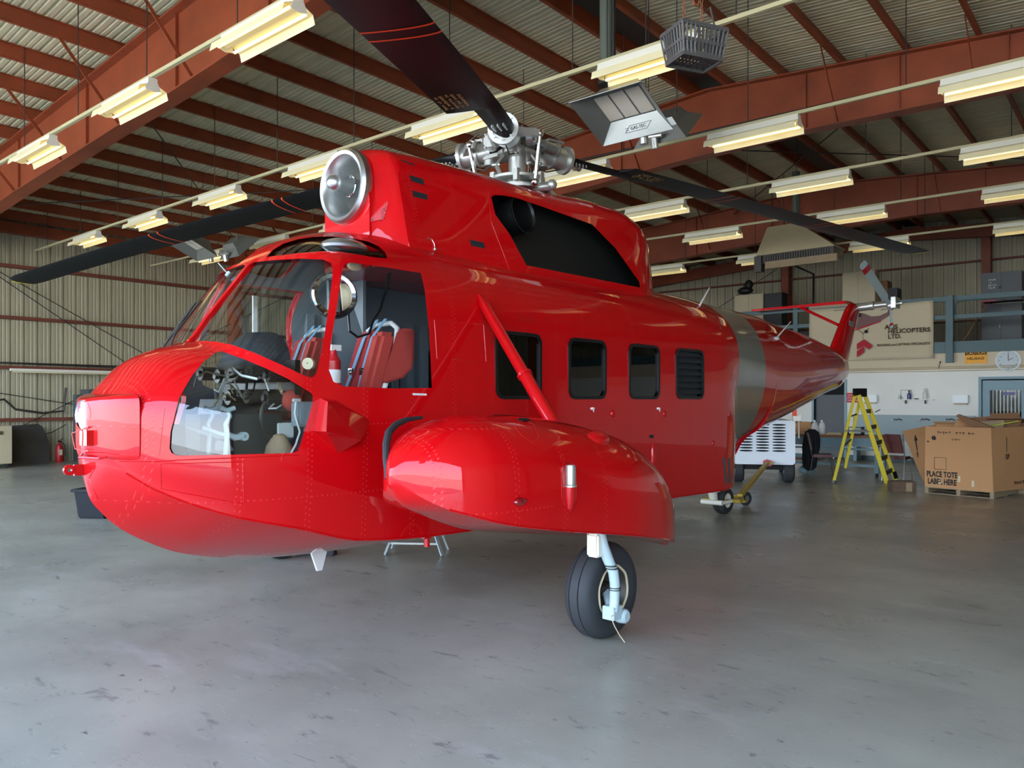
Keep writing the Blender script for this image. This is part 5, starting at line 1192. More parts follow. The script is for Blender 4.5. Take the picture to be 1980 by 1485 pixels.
c = H(); c.tube([hy(513, 778, .4), hy(507, 790, .4), hy(505, 812, .4), hy(510, 835, .4), (1.28, .4, 1.22), (1.36, .4, 1.07)], .014, n=10); c.cyl(hy(513, 778, .4), hy(520, 768, .4), .022, n=10); hobj(c, 'cyclic_stick', 'black_satin'); 
c = H(); p_ = hy(540, 868, .42); c.lathe([(.10, -.06), (.085, .02), (.04, .09), (.02, .10)], p_, n=16); hobj(c, 'stick_boot', 'tan_leather')
c = H(); c.box(hy(552, 832, .4), (.12, .02, .10)); hobj(c, 'radio_box', 'tube_grey', smooth=0, bevel=.005)
c = H(); c.tube([hy(572, 777, .6), hy(570, 800, .6), hy(574, 815, .6), hy(580, 835, .6), hy(572, 860, .6), hy(562, 878, .6)], .007, n=6); c.cyl(hy(567, 774, .6), hy(580, 774, .6), .012, n=8); hobj(c, 'control_cable', 'tube_grey')
c = H(); c.box(hy(588, 800, .55), (.14, .1, .16)); hobj(c, 'side_box', 'interior_grey', smooth=0, bevel=.01)
c = H(); c.sph(hy(565, 774, .45), .075, 8, (1, .8, 1)); hobj(c, 'red_bag', 'velour_red')
q = hy(595, 703, .66); c = H(); c.cyl(q, q + Vector((.03, -.02, 0)), .038, n=28); hobj(c, 'mirror_back', 'cream_plastic'); c = H(); c.tube([q, q + Vector((.05, -.08, .05)), q + Vector((.12, -.1, -.05))], .006, n=5); hobj(c, 'mirror_stalk', 'dark_steel')
# white starboard door post seen through the windscreen
c = H(); c.b2((1.62, -.855, 1.65), (1.66, -.84, 2.45)); hobj(c, 'door_post', 'milky', smooth=0)

# ------------------------------------------------------------------ back of the hangar: right-hand side
def T(name, label, cat, p, rz=0, group=None): return thing(name, label, cat, (p[0], p[1], p[2] if len(p) > 2 else 0), rz, group)
# ground power cart
cx0 = wz(1478, 940, 0)
fl = wz(1418, 925, 0); fr = wz(1535, 945, 0)
ctr = Vector((-5.75, 14.35, 0)); yaw = math.radians(28)
t = T('ground_power_cart', 'white louvred ground power cart with black tyres behind the tail wheel', 'cart', ctr, yaw)
# local: front face looks to -y
wd = .56
P = rrect(-wd, wd, .36, 1.20, .06, 4)
c = B(); c.prism([(x * (1 - .0 * z), 0, z) for x, z in P], (0, 1.5, 0)); body = c.obj('body', 'cart_white', t, smooth=30)
for r in range(10):
    for k in range(3):
        x = -.33 + k * .30; z = .62 + r * .055
        c = B(); c.prism([(x + .125 * math.cos(a), -.004, z + .017 * math.sin(a)) for a in [2 * PI * i / 14 for i in range(14)]], (0, .006, 0)); c.obj('louvre_slot', 'dark_gap', body, smooth=0)
c = B(); c.b2((-.52, .05, .26), (.52, 1.5, .37)); c.obj('chassis', 'dark_gap', t, smooth=0)
for s in (-1, 1):
    c = B(); c.lathe([(.12, -.09), (.2, -.1), (.235, -.07), (.24, 0), (.235, .07), (.2, .1), (.12, .09)], (s * .46, .22, .24), (1, 0, 0), n=28, close=True); wl = c.obj('tyre', 'rubber', t); c = B(); c.lathe([(0, -.05), (.125, -.07), (.125, .07), (0, .05)], (s * .46, .22, .24), (1, 0, 0), n=20); c.obj('wheel_rim', 'white_enamel', wl)
c = B(); c.cyl((.05, -.07, .40), (.05, .02, .40), .06, n=14); c.b2((-.02, -.1, .34), (.12, 0, .44)); c.obj('towing_pin', 'fire_red', t, smooth=0)
c = B()
for x in (.585, .66): c.b2((x, .3, .85), (x + .02, .33, 1.25))
c.b2((.56, .25, 1.18), (.70, .4, 1.30)); c.obj('bracket', 'white_enamel', t, smooth=0); B().b2((.55, .22, 1.28), (.62, .3, 1.42)).obj('warning_flag', 'orange_mark', t, smooth=0)
B().cyl((.562, .45, .72), (.575, .45, .72), .07, n=18).obj('badge', 'dark_steel', t)
# tow bar
a = heli.matrix_world if False else None
def hw(x, y, z):                                    # helicopter point to world
    an = math.radians(268.4); X, Y = -x, y; return Vector((-4.897 + X * math.cos(an) - Y * math.sin(an), 1.857 + X * math.sin(an) + Y * math.cos(an), z))
tw_ = hw(8.35, 0, .19); pin = ctr + Matrix.Rotation(yaw, 3, 'Z') @ Vector((.05, -.07, .40))
t = T('tow_bar', 'yellow tow bar linking the tail wheel to the white cart', 'tow bar', (0, 0, 0)); t.location = tw_
st_ = Vector((.05, .42, .02)); en = pin - tw_
c = B(); c.beam(st_, en, .07, .055); c.box(en + Vector((.04, -.02, .0)), (.16, .08, .03), rz=.3); bar = c.obj('bar', 'towbar_yellow', t, smooth=0)
c = B(); c.tube([(-.28, -.1, .0), (-.1, -.22, 0), (.25, -.22, 0) ][0:1] + [(.24, -.02, 0), (.16, .25, 0), (.05, .42, .0)], .025, n=8); c.beam((-.12, .08, 0), (.05, .42, 0), .04, .03); c.b2((.0, .33, -.06), (.16, .40, -.03)); c.obj('fork', 'towbar_yellow', t, smooth=0)
wq = wz(1442, 978, 0) - tw_; 
c = B(); c.lathe([(.05, -.03), (.09, -.035), (.105, -.02), (.108, 0), (.105, .02), (.09, .035), (.05, .03)], (wq.x, wq.y, .11 - tw_.z), (.9, -.3, 0), n=26, close=True); wl = c.obj('wheel', 'rubber', t); c = B(); c.cyl((wq.x - .02, wq.y + .007, .11 - tw_.z), (wq.x + .02, wq.y - .007, .11 - tw_.z), .055, n=18); c.obj('wheel_rim', 'galvanised', wl)
c = B(); c.cyl((wq.x, wq.y, .11 - tw_.z), (wq.x - .35, wq.y + .12, .11 - tw_.z), .012, n=8); c.cyl((wq.x - .3, wq.y + .1, .11 - tw_.z), (.05, .42, .02), .015, n=8); c.obj('axle', 'towbar_yellow', t)
# workbench
bx0, bx1, by = -6.55, -4.28, 16.9
t = T('workbench', 'long teal workbench with a brown wooden top behind the yellow ladder', 'workbench', ((bx0 + bx1) / 2, by, 0))
w2 = (bx1 - bx0) / 2
B().b2((-w2, -.1, .80), (w2, .65, .85)).obj('worktop', 'desk_wood', t, smooth=0, bevel=.008)
B().b2((-w2 + .06, -.04, .62), (w2 - .1, .6, .80)).obj('apron', 'teal_door', t, smooth=0)
for x in (-w2 + .1, w2 - .18):
    for y in (0, .5): B().b2((x, y, .08), (x + .08, y + .06, .62)).obj('leg', 'teal_door', t, smooth=0)
c = B(); c.b2((-w2 + .1, .02, .2), (w2 - .1, .06, .25)); c.b2((-w2 + .1, .02, .54), (w2 - .1, .05, .58)); c.obj('rail', 'teal_door', t, smooth=0)
B().b2((-w2 + .1, 0, .28), (-.2, .5, .31)).obj('lower_shelf', 'desk_wood', t, smooth=0)
for x in (-w2 + .14, w2 - .14): B().cyl((x - .02, .02, .045), (x + .02, .02, .045), .045, n=12).obj('castor', 'rubber', t)
for i, dx in enumerate((-.35, .35, 1.0)): B().b2((dx - .3, -.045, .645), (dx + .28, -.04, .78)).obj('drawer', 'teal_door', t, smooth=0)
def onbench(px, dy=.15): d = wray(px, 820); k = (by + dy) / d.y; return d.x * k
x = onbench(1549); t = T('cardboard_box', 'small plain cardboard box standing on the workbench beside the white jugs', 'box', (x, by + .3, .85)); B().b2((-.2, -.12, 0), (.2, .15, .25)).obj('carton', 'cardboard', t, smooth=0); c = B(); c.b2((-.2, -.125, .22), (-.1, .15, .26)); c.obj('flap', 'cardboard_dark', t, smooth=0)
for k, px in enumerate((1575, 1589)):
    x = onbench(px, .14 + .03 * k); t = T('white_jug', ['left', 'right'][k] + ' one of the two white plastic jugs on the workbench', 'jug', (x, by + .14 + .03 * k, .85), 0, 'white jugs on the workbench')
    c = B(); c.lathe([(0, 0), (.07, 0), (.078, .02), (.078, .15), (.05, .22), (.02, .25), (.02, .28), (0, .28)], (0, 0, 0), n=16); c.obj('jug_body', 'milky', t); c = B(); c.tube([(.02, -.03, .26), (.05, -.05, .25), (.075, -.05, .18), (.07, -.05, .14)], .01, n=6); c.obj('handle', 'milky', t); B().cyl((0, 0, .27), (0, 0, .30), .024, n=12).obj('cap', 'white_enamel', t)
for k, (px, wd_, h_, m_, lb) in enumerate(((1565, .5, .04, 'cream_plastic', 'flat stack of pale papers on the workbench below the jugs'), (1612, .42, .05, 'tan_steel', 'tan folded paper pile on the workbench left of the ladder'))):
    x = onbench(px, -.02); t = T('paper_stack', lb, 'papers', (x, by - .0, .85), .1 * k); c = B()
    for j in range(4): c.box((.006 * j, -.005 + .003 * (j % 2), h_ / 4 * (j + .5)), (wd_ * .8 - .03 * j, .1, h_ / 4), rz=.03 * (j % 3))
    c.obj('sheet_pile', m_, t, smooth=0)
x = onbench(1653, .3); t = T('wire_tray', 'grey letter tray on the workbench seen between the ladder legs', 'tray', (x, by + .3, .85)); c = B()
for z in (0.01, .08, .15): c.b2((-.16, -.12, z), (.16, .12, z + .012))
for sx_ in (-.16, .15): c.b2((sx_, -.12, 0), (sx_ + .01, .12, .17))
c.obj('tray_body', 'dark_steel', t, smooth=0)
x = onbench(1685, .3); t = T('dark_bottle', 'small dark green bottle on the workbench right of the letter tray', 'bottle', (x, by + .3, .85)); c = B(); c.lathe([(0, 0), (.03, 0), (.032, .1), (.012, .15), (.012, .18), (0, .18)], (0, 0, 0), n=12); c.obj('bottle', 'teal', t); B().cyl((0, 0, .17), (0, 0, .195), .015, n=10).obj('cap', 'black_satin', t)
x = onbench(1530, -.05); t = T('yellow_tool', 'yellow tool lying at the left end of the workbench', 'tool', (x, by - .02, .85)); B().b2((-.16, -.03, .0), (.12, .03, .035)).obj('handle', 'ladder_yellow', t, smooth=0); B().b2((.12, -.02, .005), (.2, .02, .025)).obj('head', 'galvanised', t, smooth=0)
# chairs
def chair(label, x, y, rz, m='vinyl_brown', lm='cast_alloy'):
    t = thing('side_chair', label, 'chair', (x, y, 0), rz)
    c = B(); c.b2((-.21, -.2, .42), (.21, .2, .48)); c.obj('seat', m, t, smooth=40, bevel=.02)
    c = B(); c.hull2([(-.2, .20, .55), (.2, .20, .55), (.16, .27, .92), (-.16, .27, .92)], [(-.2, .24, .55), (.2, .24, .55), (.16, .31, .92), (-.16, .31, .92)]); c.obj('backrest', m, t, smooth=40, bevel=.015)
    for s in (-1, 1):
        B().tube([(s * .2, -.18, .42), (s * .2, -.22, .2), (s * .2, -.24, .0)], .012, n=6).obj('leg', lm, t)
        B().tube([(s * .2, .30, .93), (s * .21, .22, .5), (s * .2, .2, .42), (s * .2, .26, .0)], .012, n=6).obj('leg', lm, t)
    B().b2((-.2, -.205, .40), (.2, -.19, .425)).obj('seat_trim', 'cast_alloy', t, smooth=0)
    return t
chair('brown vinyl chair seen from behind, between the ladder and the tote box', -3.95, 16.55, math.radians(185 - 10))
chair('dark brown chair behind the ladder legs, draped with a black jacket', -5.30, 16.25, math.radians(115), lm='dark_steel')
jb = T('black_jacket', 'black jacket hanging over the back of the chair at the workbench', 'jacket', (-5.55, 16.25, 0)); c = B(); L = []
for z, rx_, ry_, ox in ((.12, .05, .03, .0), (.2, .13, .1, .0), (.4, .15, .12, .02), (.6, .17, .13, .03), (.8, .16, .12, .04), (.92, .13, .09, .05), (.98, .06, .04, .05)):
    L.append([(ox + rx_ * math.cos(a) * (1 + .12 * math.sin(5 * a + z * 9)), ry_ * math.sin(a) * (1 + .15 * math.cos(4 * a)), z) for a in [2 * PI * k / 24 for k in range(24)]])
c.loft(L); c.obj('coat_body', 'jacket_black', jb, smooth=50); B().tube([(.12, -.05, .88), (.18, -.12, .6), (.14, -.16, .3)], [.05, .06, .045], n=10).obj('sleeve', 'jacket_black', jb)
t = T('plastic_bag', 'pale blue grey bag lying on the floor beneath the workbench', 'bag', (-5.75, 16.7, 0)); c = B(); c.sph((0, 0, .1), .16, 10, (1.1, .8, .6)); c.obj('bag_body', 'light_blue_bag', t); B().tube([(-.05, 0, .18), (0, 0, .24), (.06, 0, .18)], .012, n=6).obj('bag_neck', 'light_blue_bag', t)
# stepladder
L0 = wz(1615, 933, 0); L1 = wz(1718, 938, 0)
t = T('stepladder', 'yellow fibreglass stepladder with a black top cap standing open', 'ladder', (0, 0, 0))
ctrl = (L0 + L1) / 2; t.location = ctrl
ex = Vector((RX, RY, 0)); ey = Vector((-RY, RX, 0))
def LP(px, py, dd=0):                               # point in the ladder's own frame from a photo pixel, dd metres further back than the feet line
    f0 = 14.72 + dd; a = (px - 990) / F; b = (HZ - py) / F; return ex * (a * f0) + ey * f0 + Vector((0, 0, EYE + b * f0)) - ctrl
def rail(px0, px1, d0, d1, w_=.075, h_=.028, name='rail'): c = B(); c.beam(LP(*px0, d0), LP(*px1, d1), h_, w_, up=ey); return c.obj(name, 'ladder_yellow', t, smooth=0)
rail((1612, 932), (1653, 764), 0, .1, .028, .05); rail((1634, 905), (1664, 766), .45, .3, .028, .05)
rail((1716, 938), (1660, 764), -.05, .1, .03, .08); rail((1732, 928), (1673, 766), .25, .3, .03, .07)
c = B(); A = LP(1650, 759, .1); D = LP(1675, 759, .2); c.beam(A, D, .05, .16, up=(0, 0, 1)); c.obj('top_cap', 'black_satin', t, smooth=0, bevel=.006)
for f in (.18, .36, .54, .72, .88):
    p0 = LP(1660 + 56 * f, 764 + 174 * f, .1 - .15 * f); p1 = LP(1673 + 59 * f, 766 + 162 * f, .3 - .05 * f); c = B(); c.beam(p0, p1, .02, .08, up=(0, 0, 1)); c.obj('step', 'dark_steel', t, smooth=0)
for f in (.25, .6): p0 = LP(1653 - 41 * f, 764 + 168 * f, .1 - .1 * f); p1 = LP(1664 - 30 * f, 766 + 139 * f, .3 + .15 * f); c = B(); c.beam(p0, p1, .015, .03); c.obj('cross_brace', 'dark_steel', t, smooth=0)
c = B(); c.beam(LP(1634, 833, .03), LP(1690, 835, .03), .012, .025); c.beam(LP(1650, 831, .35), LP(1700, 832, .3), .012, .025); c.obj('spreader', 'galvanised', t, smooth=0)
for px in ((1612, 932), (1716, 938)): c = B(); q = LP(*px); c.box(q + Vector((0, 0, .005)), (.06, .06, .05)); c.obj('foot', 'black_satin', t, smooth=0)
c = B(); c.beam(LP(1733, 925, .2), LP(1729, 912, .2), .02, .07); c.cyl(LP(1692, 797, .1), LP(1702, 792, .1), .008, n=6); c.obj('foot', 'black_satin', t, smooth=0)
M = frame(LP(1680, 815, -.0), LP(1690, 850, 0) - LP(1680, 815, 0), ex * 1.0); 
q = wz(1741, 952, 0)
t = T('timber_block', 'rough brown timber block lying on the floor before the tote box', 'timber', (q.x, q.y + .1, 0), YAW - .1); c = B(); c.b2((-.2, -.12, 0), (.2, .12, .19)); c.obj('block', 'old_timber', t, smooth=0, bevel=.012)
c = B(); c.b2((.02, -.13, .02), (.12, -.12, .17)); c.obj('fresh_cut_face', 'pallet_wood', t, smooth=0)
# tote boxes on pallets
TO = wz(1788, 953, 0); TR = wz(1922, 965, 0)
uz = (TR - TO); TW = uz.length; ang = math.atan2(uz.y, uz.x)
tp = T('pallet', 'low grey wooden pallet beneath the large tote box', 'pallet', TO, ang)
def pallet(tp, W, D):
    for y in (0, D / 2 - .05, D - .1):
        c = B(); c.b2((0, y, 0), (W, y + .1, .012)); c.obj('bottom_board', 'pallet_wood', tp, smooth=0)
    for x in (0, W / 2 - .03, W - .06): B().b2((x, 0, .012), (x + .06, D, .095)).obj('stringer', 'pallet_wood', tp, smooth=0)
    for k in range(7): B().b2((0, k * (D - .1) / 6, .095), (W, k * (D - .1) / 6 + .1, .11)).obj('deck_board', 'pallet_wood', tp, smooth=0)
pallet(tp, TW, 1.1)
t = T('tote_box', 'large brown cardboard tote box printed PLACE TOTE LABEL HERE on a pallet', 'box', TO, ang)
hb_ = .125; ht = 1.14
foot = [(.0, 0), (TW, 0), (TW + .03, 1.05), (-.35, 1.05)]
bl_, br_ = wy(1786, 947, TO.y), 0
lo = [(.0, 0.0), (TW * .99, .0), (TW * 1.12, .95), (-.12, .95), (-.20, .45)]
hi = [(.02, -.03), (TW * .97, -.03), (TW * 1.14, 1.0), (-.25, 1.05), (-.62, .55)]
c = B(); n = len(lo); vs = [(x, y, hb_ - .015) for x, y in lo] + [(x, y, ht if i not in (4,) else ht - .12) for i, (x, y) in enumerate(hi)]
ins = [(x + (.5 - x) * .02, y + (.5 - y) * .02, z) for (x, y, z) in vs[n:]]; inb = [(x + (.5 - x) * .06, y + (.5 - y) * .06, .3) for x, y in lo]
c.add(vs + ins + inb, [tuple(range(n))] + [(i, (i + 1) % n, (i + 1) % n + n, i + n) for i in range(n)] + [(i + n, (i + 1) % n + n, (i + 1) % n + 2 * n, i + 2 * n) for i in range(n)] + [(i + 2 * n, (i + 1) % n + 2 * n, (i + 1) % n + 3 * n, i + 3 * n) for i in range(n)] + [tuple(range(3 * n, 4 * n))])
tb = c.obj('carton', 'cardboard', t, smooth=0)
def onface(x, z, i=0, off=.004):                    # point on the front face (i=0) in box coordinates
    a0, a1 = Vector((*lo[i], hb_)), Vector((*lo[(i + 1) % n], hb_)); b0, b1 = Vector((*hi[i], ht)), Vector((*hi[(i + 1) % n], ht if (i + 1) % n != 4 else ht - .12))
    if i == 4: b0.z = ht - .12
    fz = (z - hb_) / (ht - hb_); return a0.lerp(a1, x).lerp(b0.lerp(b1, x), fz)
def facetext(s, x, z, size, i=0, m='print_black', sx=1):
    o = onface(x, z, i); xd = onface(x + .1, z, i) - o; yd = onface(x, z + .1, i) - o; nn = xd.cross(yd).normalized(); 
    return text(s, size, m, t, frame(o + nn * (.006 if i == 0 else .02), xd, yd), name='printed_lettering', extrude=.0006, bold=.0045, sx=sx)
facetext('PLACE TOTE\nLABEL HERE', .265, .27, .13, sx=.66)
def faceline(pts, r=.004, i=0, m='print_black', name='printed_mark'):
    Q = [onface(x, z, i) + Vector((0, -.012 if i == 4 else 0, 0)) for x, z in pts]; nn = (Q[1] - Q[0]).cross(onface(.5, .9, i) - Q[0]).normalized()
    if nn.y > 0: nn = -nn
    c = B(); c.tube([q + nn * .002 for q in Q], r, n=4, closed=False); return c.obj(name, m, t, smooth=0)
faceline([(.15, .42), (.33, .42), (.33, .62), (.15, .62), (.15, .42)])
facetext('UP', .52, .66, .12, i=4, sx=.6); faceline([(.52, .72), (.52, .96)], .010, i=4)
c = B(); q0, q1, q2 = onface(.44, .92, 4), onface(.60, .92, 4), onface(.52, 1.02, 4); nn = (q1 - q0).cross(q2 - q0).normalized() * .005; c.hull2([q0 - nn, q1 - nn, q2 - nn], [q0 + nn, q1 + nn, q2 + nn]); c.obj('arrow_head', 'print_black', t, smooth=0)
facetext('UP', .42, .66, .12, i=1, sx=.7, m='print_brown'); faceline([(.42, .74), (.42, .98)], .008, i=1, m='print_brown'); o_ = onface(.8, .22, 1); xd_ = onface(.9, .22, 1) - o_; scribble(frame(o_ + Vector((.01, -.004, 0)), xd_, (0, 0, 1)), .3, .1, 1, 'print_brown', t, name='faded_writing', seed=6)
o_ = onface(.5, 1.04); scribble(frame(o_ + Vector((0, -.006, 0)), (1, 0, 0), (0, 0, 1)), .62, .07, 1, 'print_brown', t, name='faded_writing', seed=12); o_ = onface(.48, .93); scribble(frame(o_ + Vector((0, -.006, 0)), (1, 0, 0), (0, 0, 1)), .12, .06, 1, 'print_brown', t, name='faded_writing', seed=3); facetext('@', .14, .95, .07); facetext('=', .05, .88, .05)
c = B()
for x, z in ((.52, .28), (.72, .22), (.23, .22)): q = onface(x, z); c.box(q + Vector((0, -.004, 0)), (.04, .004, .10), rz=0)
c.obj('torn_patch', 'cream_plastic', t, smooth=0)
# flattened cardboard on top, and the second tote behind
for poly, dy, th, m_, lb in (
        ([(1848, 804), (1853, 801), (1922, 827), (1930, 845), (1900, 840)], .22, .10, 'cardboard_dark', 'long dark strip of cardboard sticking up out of the lettered tote box'),
        ([(1843, 826), (1851, 810), (1862, 806), (1887, 816), (1900, 845), (1845, 845)], .50, .02, 'cardboard', 'light brown cardboard flap standing at the left in the tote box'),
        ([(1886, 816), (1940, 812), (1943, 818), (1930, 845), (1895, 845)], .38, .02, 'pallet_wood', 'pale grey cardboard sheet in the middle of the tote box pile'),
        ([(1868, 808), (1914, 805), (1914, 800), (1968, 797), (1976, 812), (1960, 845), (1880, 845)], .66, .03, 'cardboard_dark', 'tallest dark cardboard sheet at the back of the tote box pile')):
    pts = [wy(a, b, TO.y + dy) for a, b in poly]; o_ = sum(pts, Vector()) / len(pts)
    tt = T('cardboard_sheet', lb, 'cardboard', o_); B().prism([p_ - o_ for p_ in pts], (0, th, 0)).obj('sheet', m_, tt, smooth=0)
q = wy(1938, 820, TO.y + .3); q2 = wy(1968, 814, TO.y + .55); tt = T('lime_strip', 'lime yellow plastic strip lying over the tote box edge', 'strip', q); c = B(); c.beam((-.15, -.05, -.03), q2 - q, .05, .012); c.obj('strip', 'lime', tt, smooth=0)
q = wz(1968, 945, 0)
t2 = T('tote_box', 'second brown tote box standing behind the lettered one', 'box', (-2.10, 15.65, 0), ang + .05); 
c = B(); c.hull2([(0, 0, .1), (1.0, 0, .1), (1.0, .9, .1), (0, .9, .1)], [(-.02, -.02, 1.2), (1.02, -.02, 1.2), (1.02, .92, 1.2), (-.02, .92, 1.2)]); c.obj('carton', 'cardboard_dark', t2, smooth=0); c = B(); c.hull2([(-.02, -.02, 1.2), (1.0, -.02, 1.2), (1.0, .0, 1.2), (-.02, .0, 1.2)], [(-.1, -.4, 1.26), (.9, -.36, 1.28), (.9, -.34, 1.29), (-.1, -.38, 1.27)]); c.obj('flap', 'cardboard_dark', t2, smooth=0); B().b2((0, 0, 0), (1.0, .9, .1)).obj('pallet_base', 'pallet_wood', t2, smooth=0)
t3 = T('tote_box', 'third tote box half hidden behind the lettered box, left side', 'box', (-3.6, 17.15, 0), ang); B().b2((.2, 0, .0), (1.2, .8, 1.14)).obj('carton', 'cardboard', t3, smooth=0); B().b2((.2, -.1, 1.14), (1.2, .0, 1.16)).obj('flap', 'cardboard', t3, smooth=0)
# wall items on the office wall
def W_(px, py, y=YO): return wy(px, py, y)
q = W_(1768, 773); t = T('wall_shelf', 'thin white shelf on two brackets on the office wall', 'shelf', (q.x, YO, q.z)); B().b2((-.47, -.14, -.01), (.45, 0, .01)).obj('board', 'white_enamel', t, smooth=0)
for x in (-.2, .25): B().b2((x, -.1, -.10), (x + .02, 0, -.01)).obj('bracket', 'dark_steel', t, smooth=0)
sz = q.z + .01; sxx = q.x
def item(name, label, cat, px, build): p = W_(px, 770, YO - .07); tt = T(name, label, cat, (p.x, YO - (.05 if name == 'picture_frame' else .085), sz)); build(tt); return tt
def bot(r, h, m, cap): 
    def f(tt): c = B(); c.lathe([(0, 0), (r, 0), (r, h * .65), (r * .4, h * .8), (r * .4, h), (0, h)], (0, 0, 0), n=14); c.obj('bottle', m, tt); B().cyl((0, 0, h), (0, 0, h + .03), r * .5, n=10).obj('cap', cap, tt)
    return f
item('blue_bottle', 'dark blue bottle standing in the middle of the wall shelf', 'bottle', 1758, bot(.045, .2, 'bottle_blue', 'black_satin'))
item('pump_bottle', 'tall white pump bottle at the right of the wall shelf', 'bottle', 1789, bot(.045, .25, 'milky', 'milky'))
item('clear_jar', 'small pale jar at the left end of the wall shelf', 'jar', 1740, bot(.035, .1, 'blue_grey', 'cast_alloy'))
item('picture_frame', 'wire framed clear tray leaning on the wall shelf behind the blue bottle', 'frame', 1751, lambda tt: (B().b2((-.12, .03, 0), (.12, .033, .24)).obj('sheet', 'white_wall', tt, smooth=0), B().tube([(-.12, .02, 0), (.12, .02, 0), (.12, .02, .24), (-.12, .02, .24)], .005, n=4, closed=True).obj('frame_wire', 'dark_steel', tt)))
item('black_marker', 'black marker lying flat on the wall shelf between the bottles', 'marker', 1772, lambda tt: (B().cyl((-.05, 0, .014), (.04, 0, .014), .012, n=8).obj('barrel', 'black_satin', tt), B().cyl((.04, 0, .014), (.06, 0, .014), .008, n=8).obj('tip', 'black_satin', tt)))
for px, py, lb in ((1858, 772, 'white towel dispenser on the office wall between the shelf and the door'), (1684, 771, 'white dispenser on the office wall just right of the ladder top')):
    q = W_(px, py); t = T('paper_dispenser', lb, 'dispenser', (q.x, YO, q.z)); B().b2((-.17, -.12, -.09), (.17, 0, .10)).obj('housing', 'clock_white', t, smooth=0, bevel=.01); B().b2((-.14, -.10, -.13), (.14, 0, -.09)).obj('tray', 'tan_steel', t, smooth=0)
q = W_(1653, 769); t = T('fire_notice', 'small red and white notice on the office wall behind the ladder top', 'sign', (q.x - .05, YO, q.z)); B().b2((-.2, -.012, -.13), (.2, 0, .13)).obj('board', 'sign_red', t, smooth=0); scribble(frame((0, -.014, 0), (1, 0, 0), (0, 0, 1)), .34, .2, 3, 'milky', t, name='notice_print', seed=9)
q = W_(1765, 812); t = T('wash_trough', 'long blue grey trough with fittings on the office wall below the shelf', 'trough', (q.x, YO - .03, 0)); B().b2((-1.42, -.05, .62), (1.4, 0, 1.02 + .18)).obj('back_board', 'trough_grey', t, smooth=0); B().b2((-1.35, -.5, .60), (1.4, -.05, .68)).obj('basin', 'blue_grey', t, smooth=0)
B().b2((-1.3, -.45, 0), (-1.22, -.08, .6)).obj('leg', 'teal_door', t, smooth=0); B().b2((1.2, -.45, 0), (1.28, -.08, .6)).obj('leg', 'teal_door', t, smooth=0)
for px, tx_ in ((1735, 'OX'), (1788, 'EYE'), (1836, 'W')):
    p = W_(px, 812, YO - .05); x = p.x - q.x; c = B(); c.tube([(x - .09, -.06, p.z - .02), (x - .05, -.09, p.z + .03), (x, -.09, p.z), (x + .05, -.09, p.z + .03), (x + .12, -.06, p.z - .01)], .014, n=6); c.cyl((x - .1, -.05, p.z), (x - .1, -.10, p.z), .03, n=10); c.obj('tap', 'chrome', t)
q = W_(1950, 697); t = T('wall_clock', 'round white wall clock above the blue framed door', 'clock', (q.x, YO - .01, q.z)); R_c = .265
c = B(); c.lathe([(R_c, 0), (R_c, .03), (R_c - .02, .045), (R_c - .035, .04), (R_c - .035, .02)], (0, 0, 0), (0, -1, 0), n=48); c.obj('rim', 'clock_white', t); c = B(); c.cyl((0, 0, 0), (0, -.018, 0), R_c - .01, n=40); c.obj('face', 'clock_face', t, smooth=0)
for k in range(12): a = PI / 2 - (k + 1) * PI / 6; text(str(k + 1), .05, 'print_black', t, frame((.185 * math.cos(a), -.02, .185 * math.sin(a)), (1, 0, 0), (0, 0, 1)), name='numeral', extrude=.0004)
for L_, a in ((.11, 62), (.16, 172 + 90)): a = math.radians(90 - (2 * 30 if L_ < .12 else 0) + (0)); c = B(); c.beam((0, -.024, 0), (L_ * math.cos(a), -.024, L_ * math.sin(a)), .012, .003, up=(0, 1, 0)); c.obj('hand', 'print_black', t, smooth=0)
q = W_(1887, 691); t = T('caution_sign', 'orange CAUTION HELIBASE sign on the office wall left of the clock', 'sign', (q.x, YO - .01, q.z)); B().b2((-.235, -.012, -.15), (.235, 0, .15)).obj('board', 'sign_orange', t, smooth=0); B().b2((-.225, -.016, .06), (.225, -.012, .145)).obj('header_bar', 'print_black', t, smooth=0)
text('CAUTION', .085, 'sign_orange', t, frame((0, -.018, .10), (1, 0, 0), (0, 0, 1)), bold=.002, sx=1.05); text('HELIBASE', .092, 'print_black', t, frame((0, -.014, -.03), (1, 0, 0), (0, 0, 1)), bold=.001, sx=.95)
# banner
bl = W_(1600, 596, YO - .1); x0b = -7.35; x1b = -4.30; z0b = 2.62; z1b = 4.06
t = T('hanging_banner', 'beige cloth banner lettered HELICOPTERS LTD hung on the mezzanine railing', 'banner', ((x0b + x1b) / 2, YO - .10, z0b)); W_b = x1b - x0b; H_b = z1b - z0b
c = B(); nx, nz = 24, 12; vs = []
for j in range(nz + 1):
    for i in range(nx + 1):
        u, v = i / nx, j / nz; vs.append(((u - .5) * W_b, -.012 * math.sin(u * 9 + v * 5) - .02 * v * math.sin(u * 3) - .03 * math.exp(-((u - .93 + (1 - v) * .3) / .05) ** 2) * v, v * H_b - .02 * math.sin(u * PI) * v))
fs = [(j * (nx + 1) + i, j * (nx + 1) + i + 1, (j + 1) * (nx + 1) + i + 1, (j + 1) * (nx + 1) + i) for j in range(nz) for i in range(nx)]
c.add(vs, fs); cl = c.obj('cloth', 'banner_cloth', t, smooth=60); md = cl.modifiers.new('s', 'SOLIDIFY'); md.thickness = .004
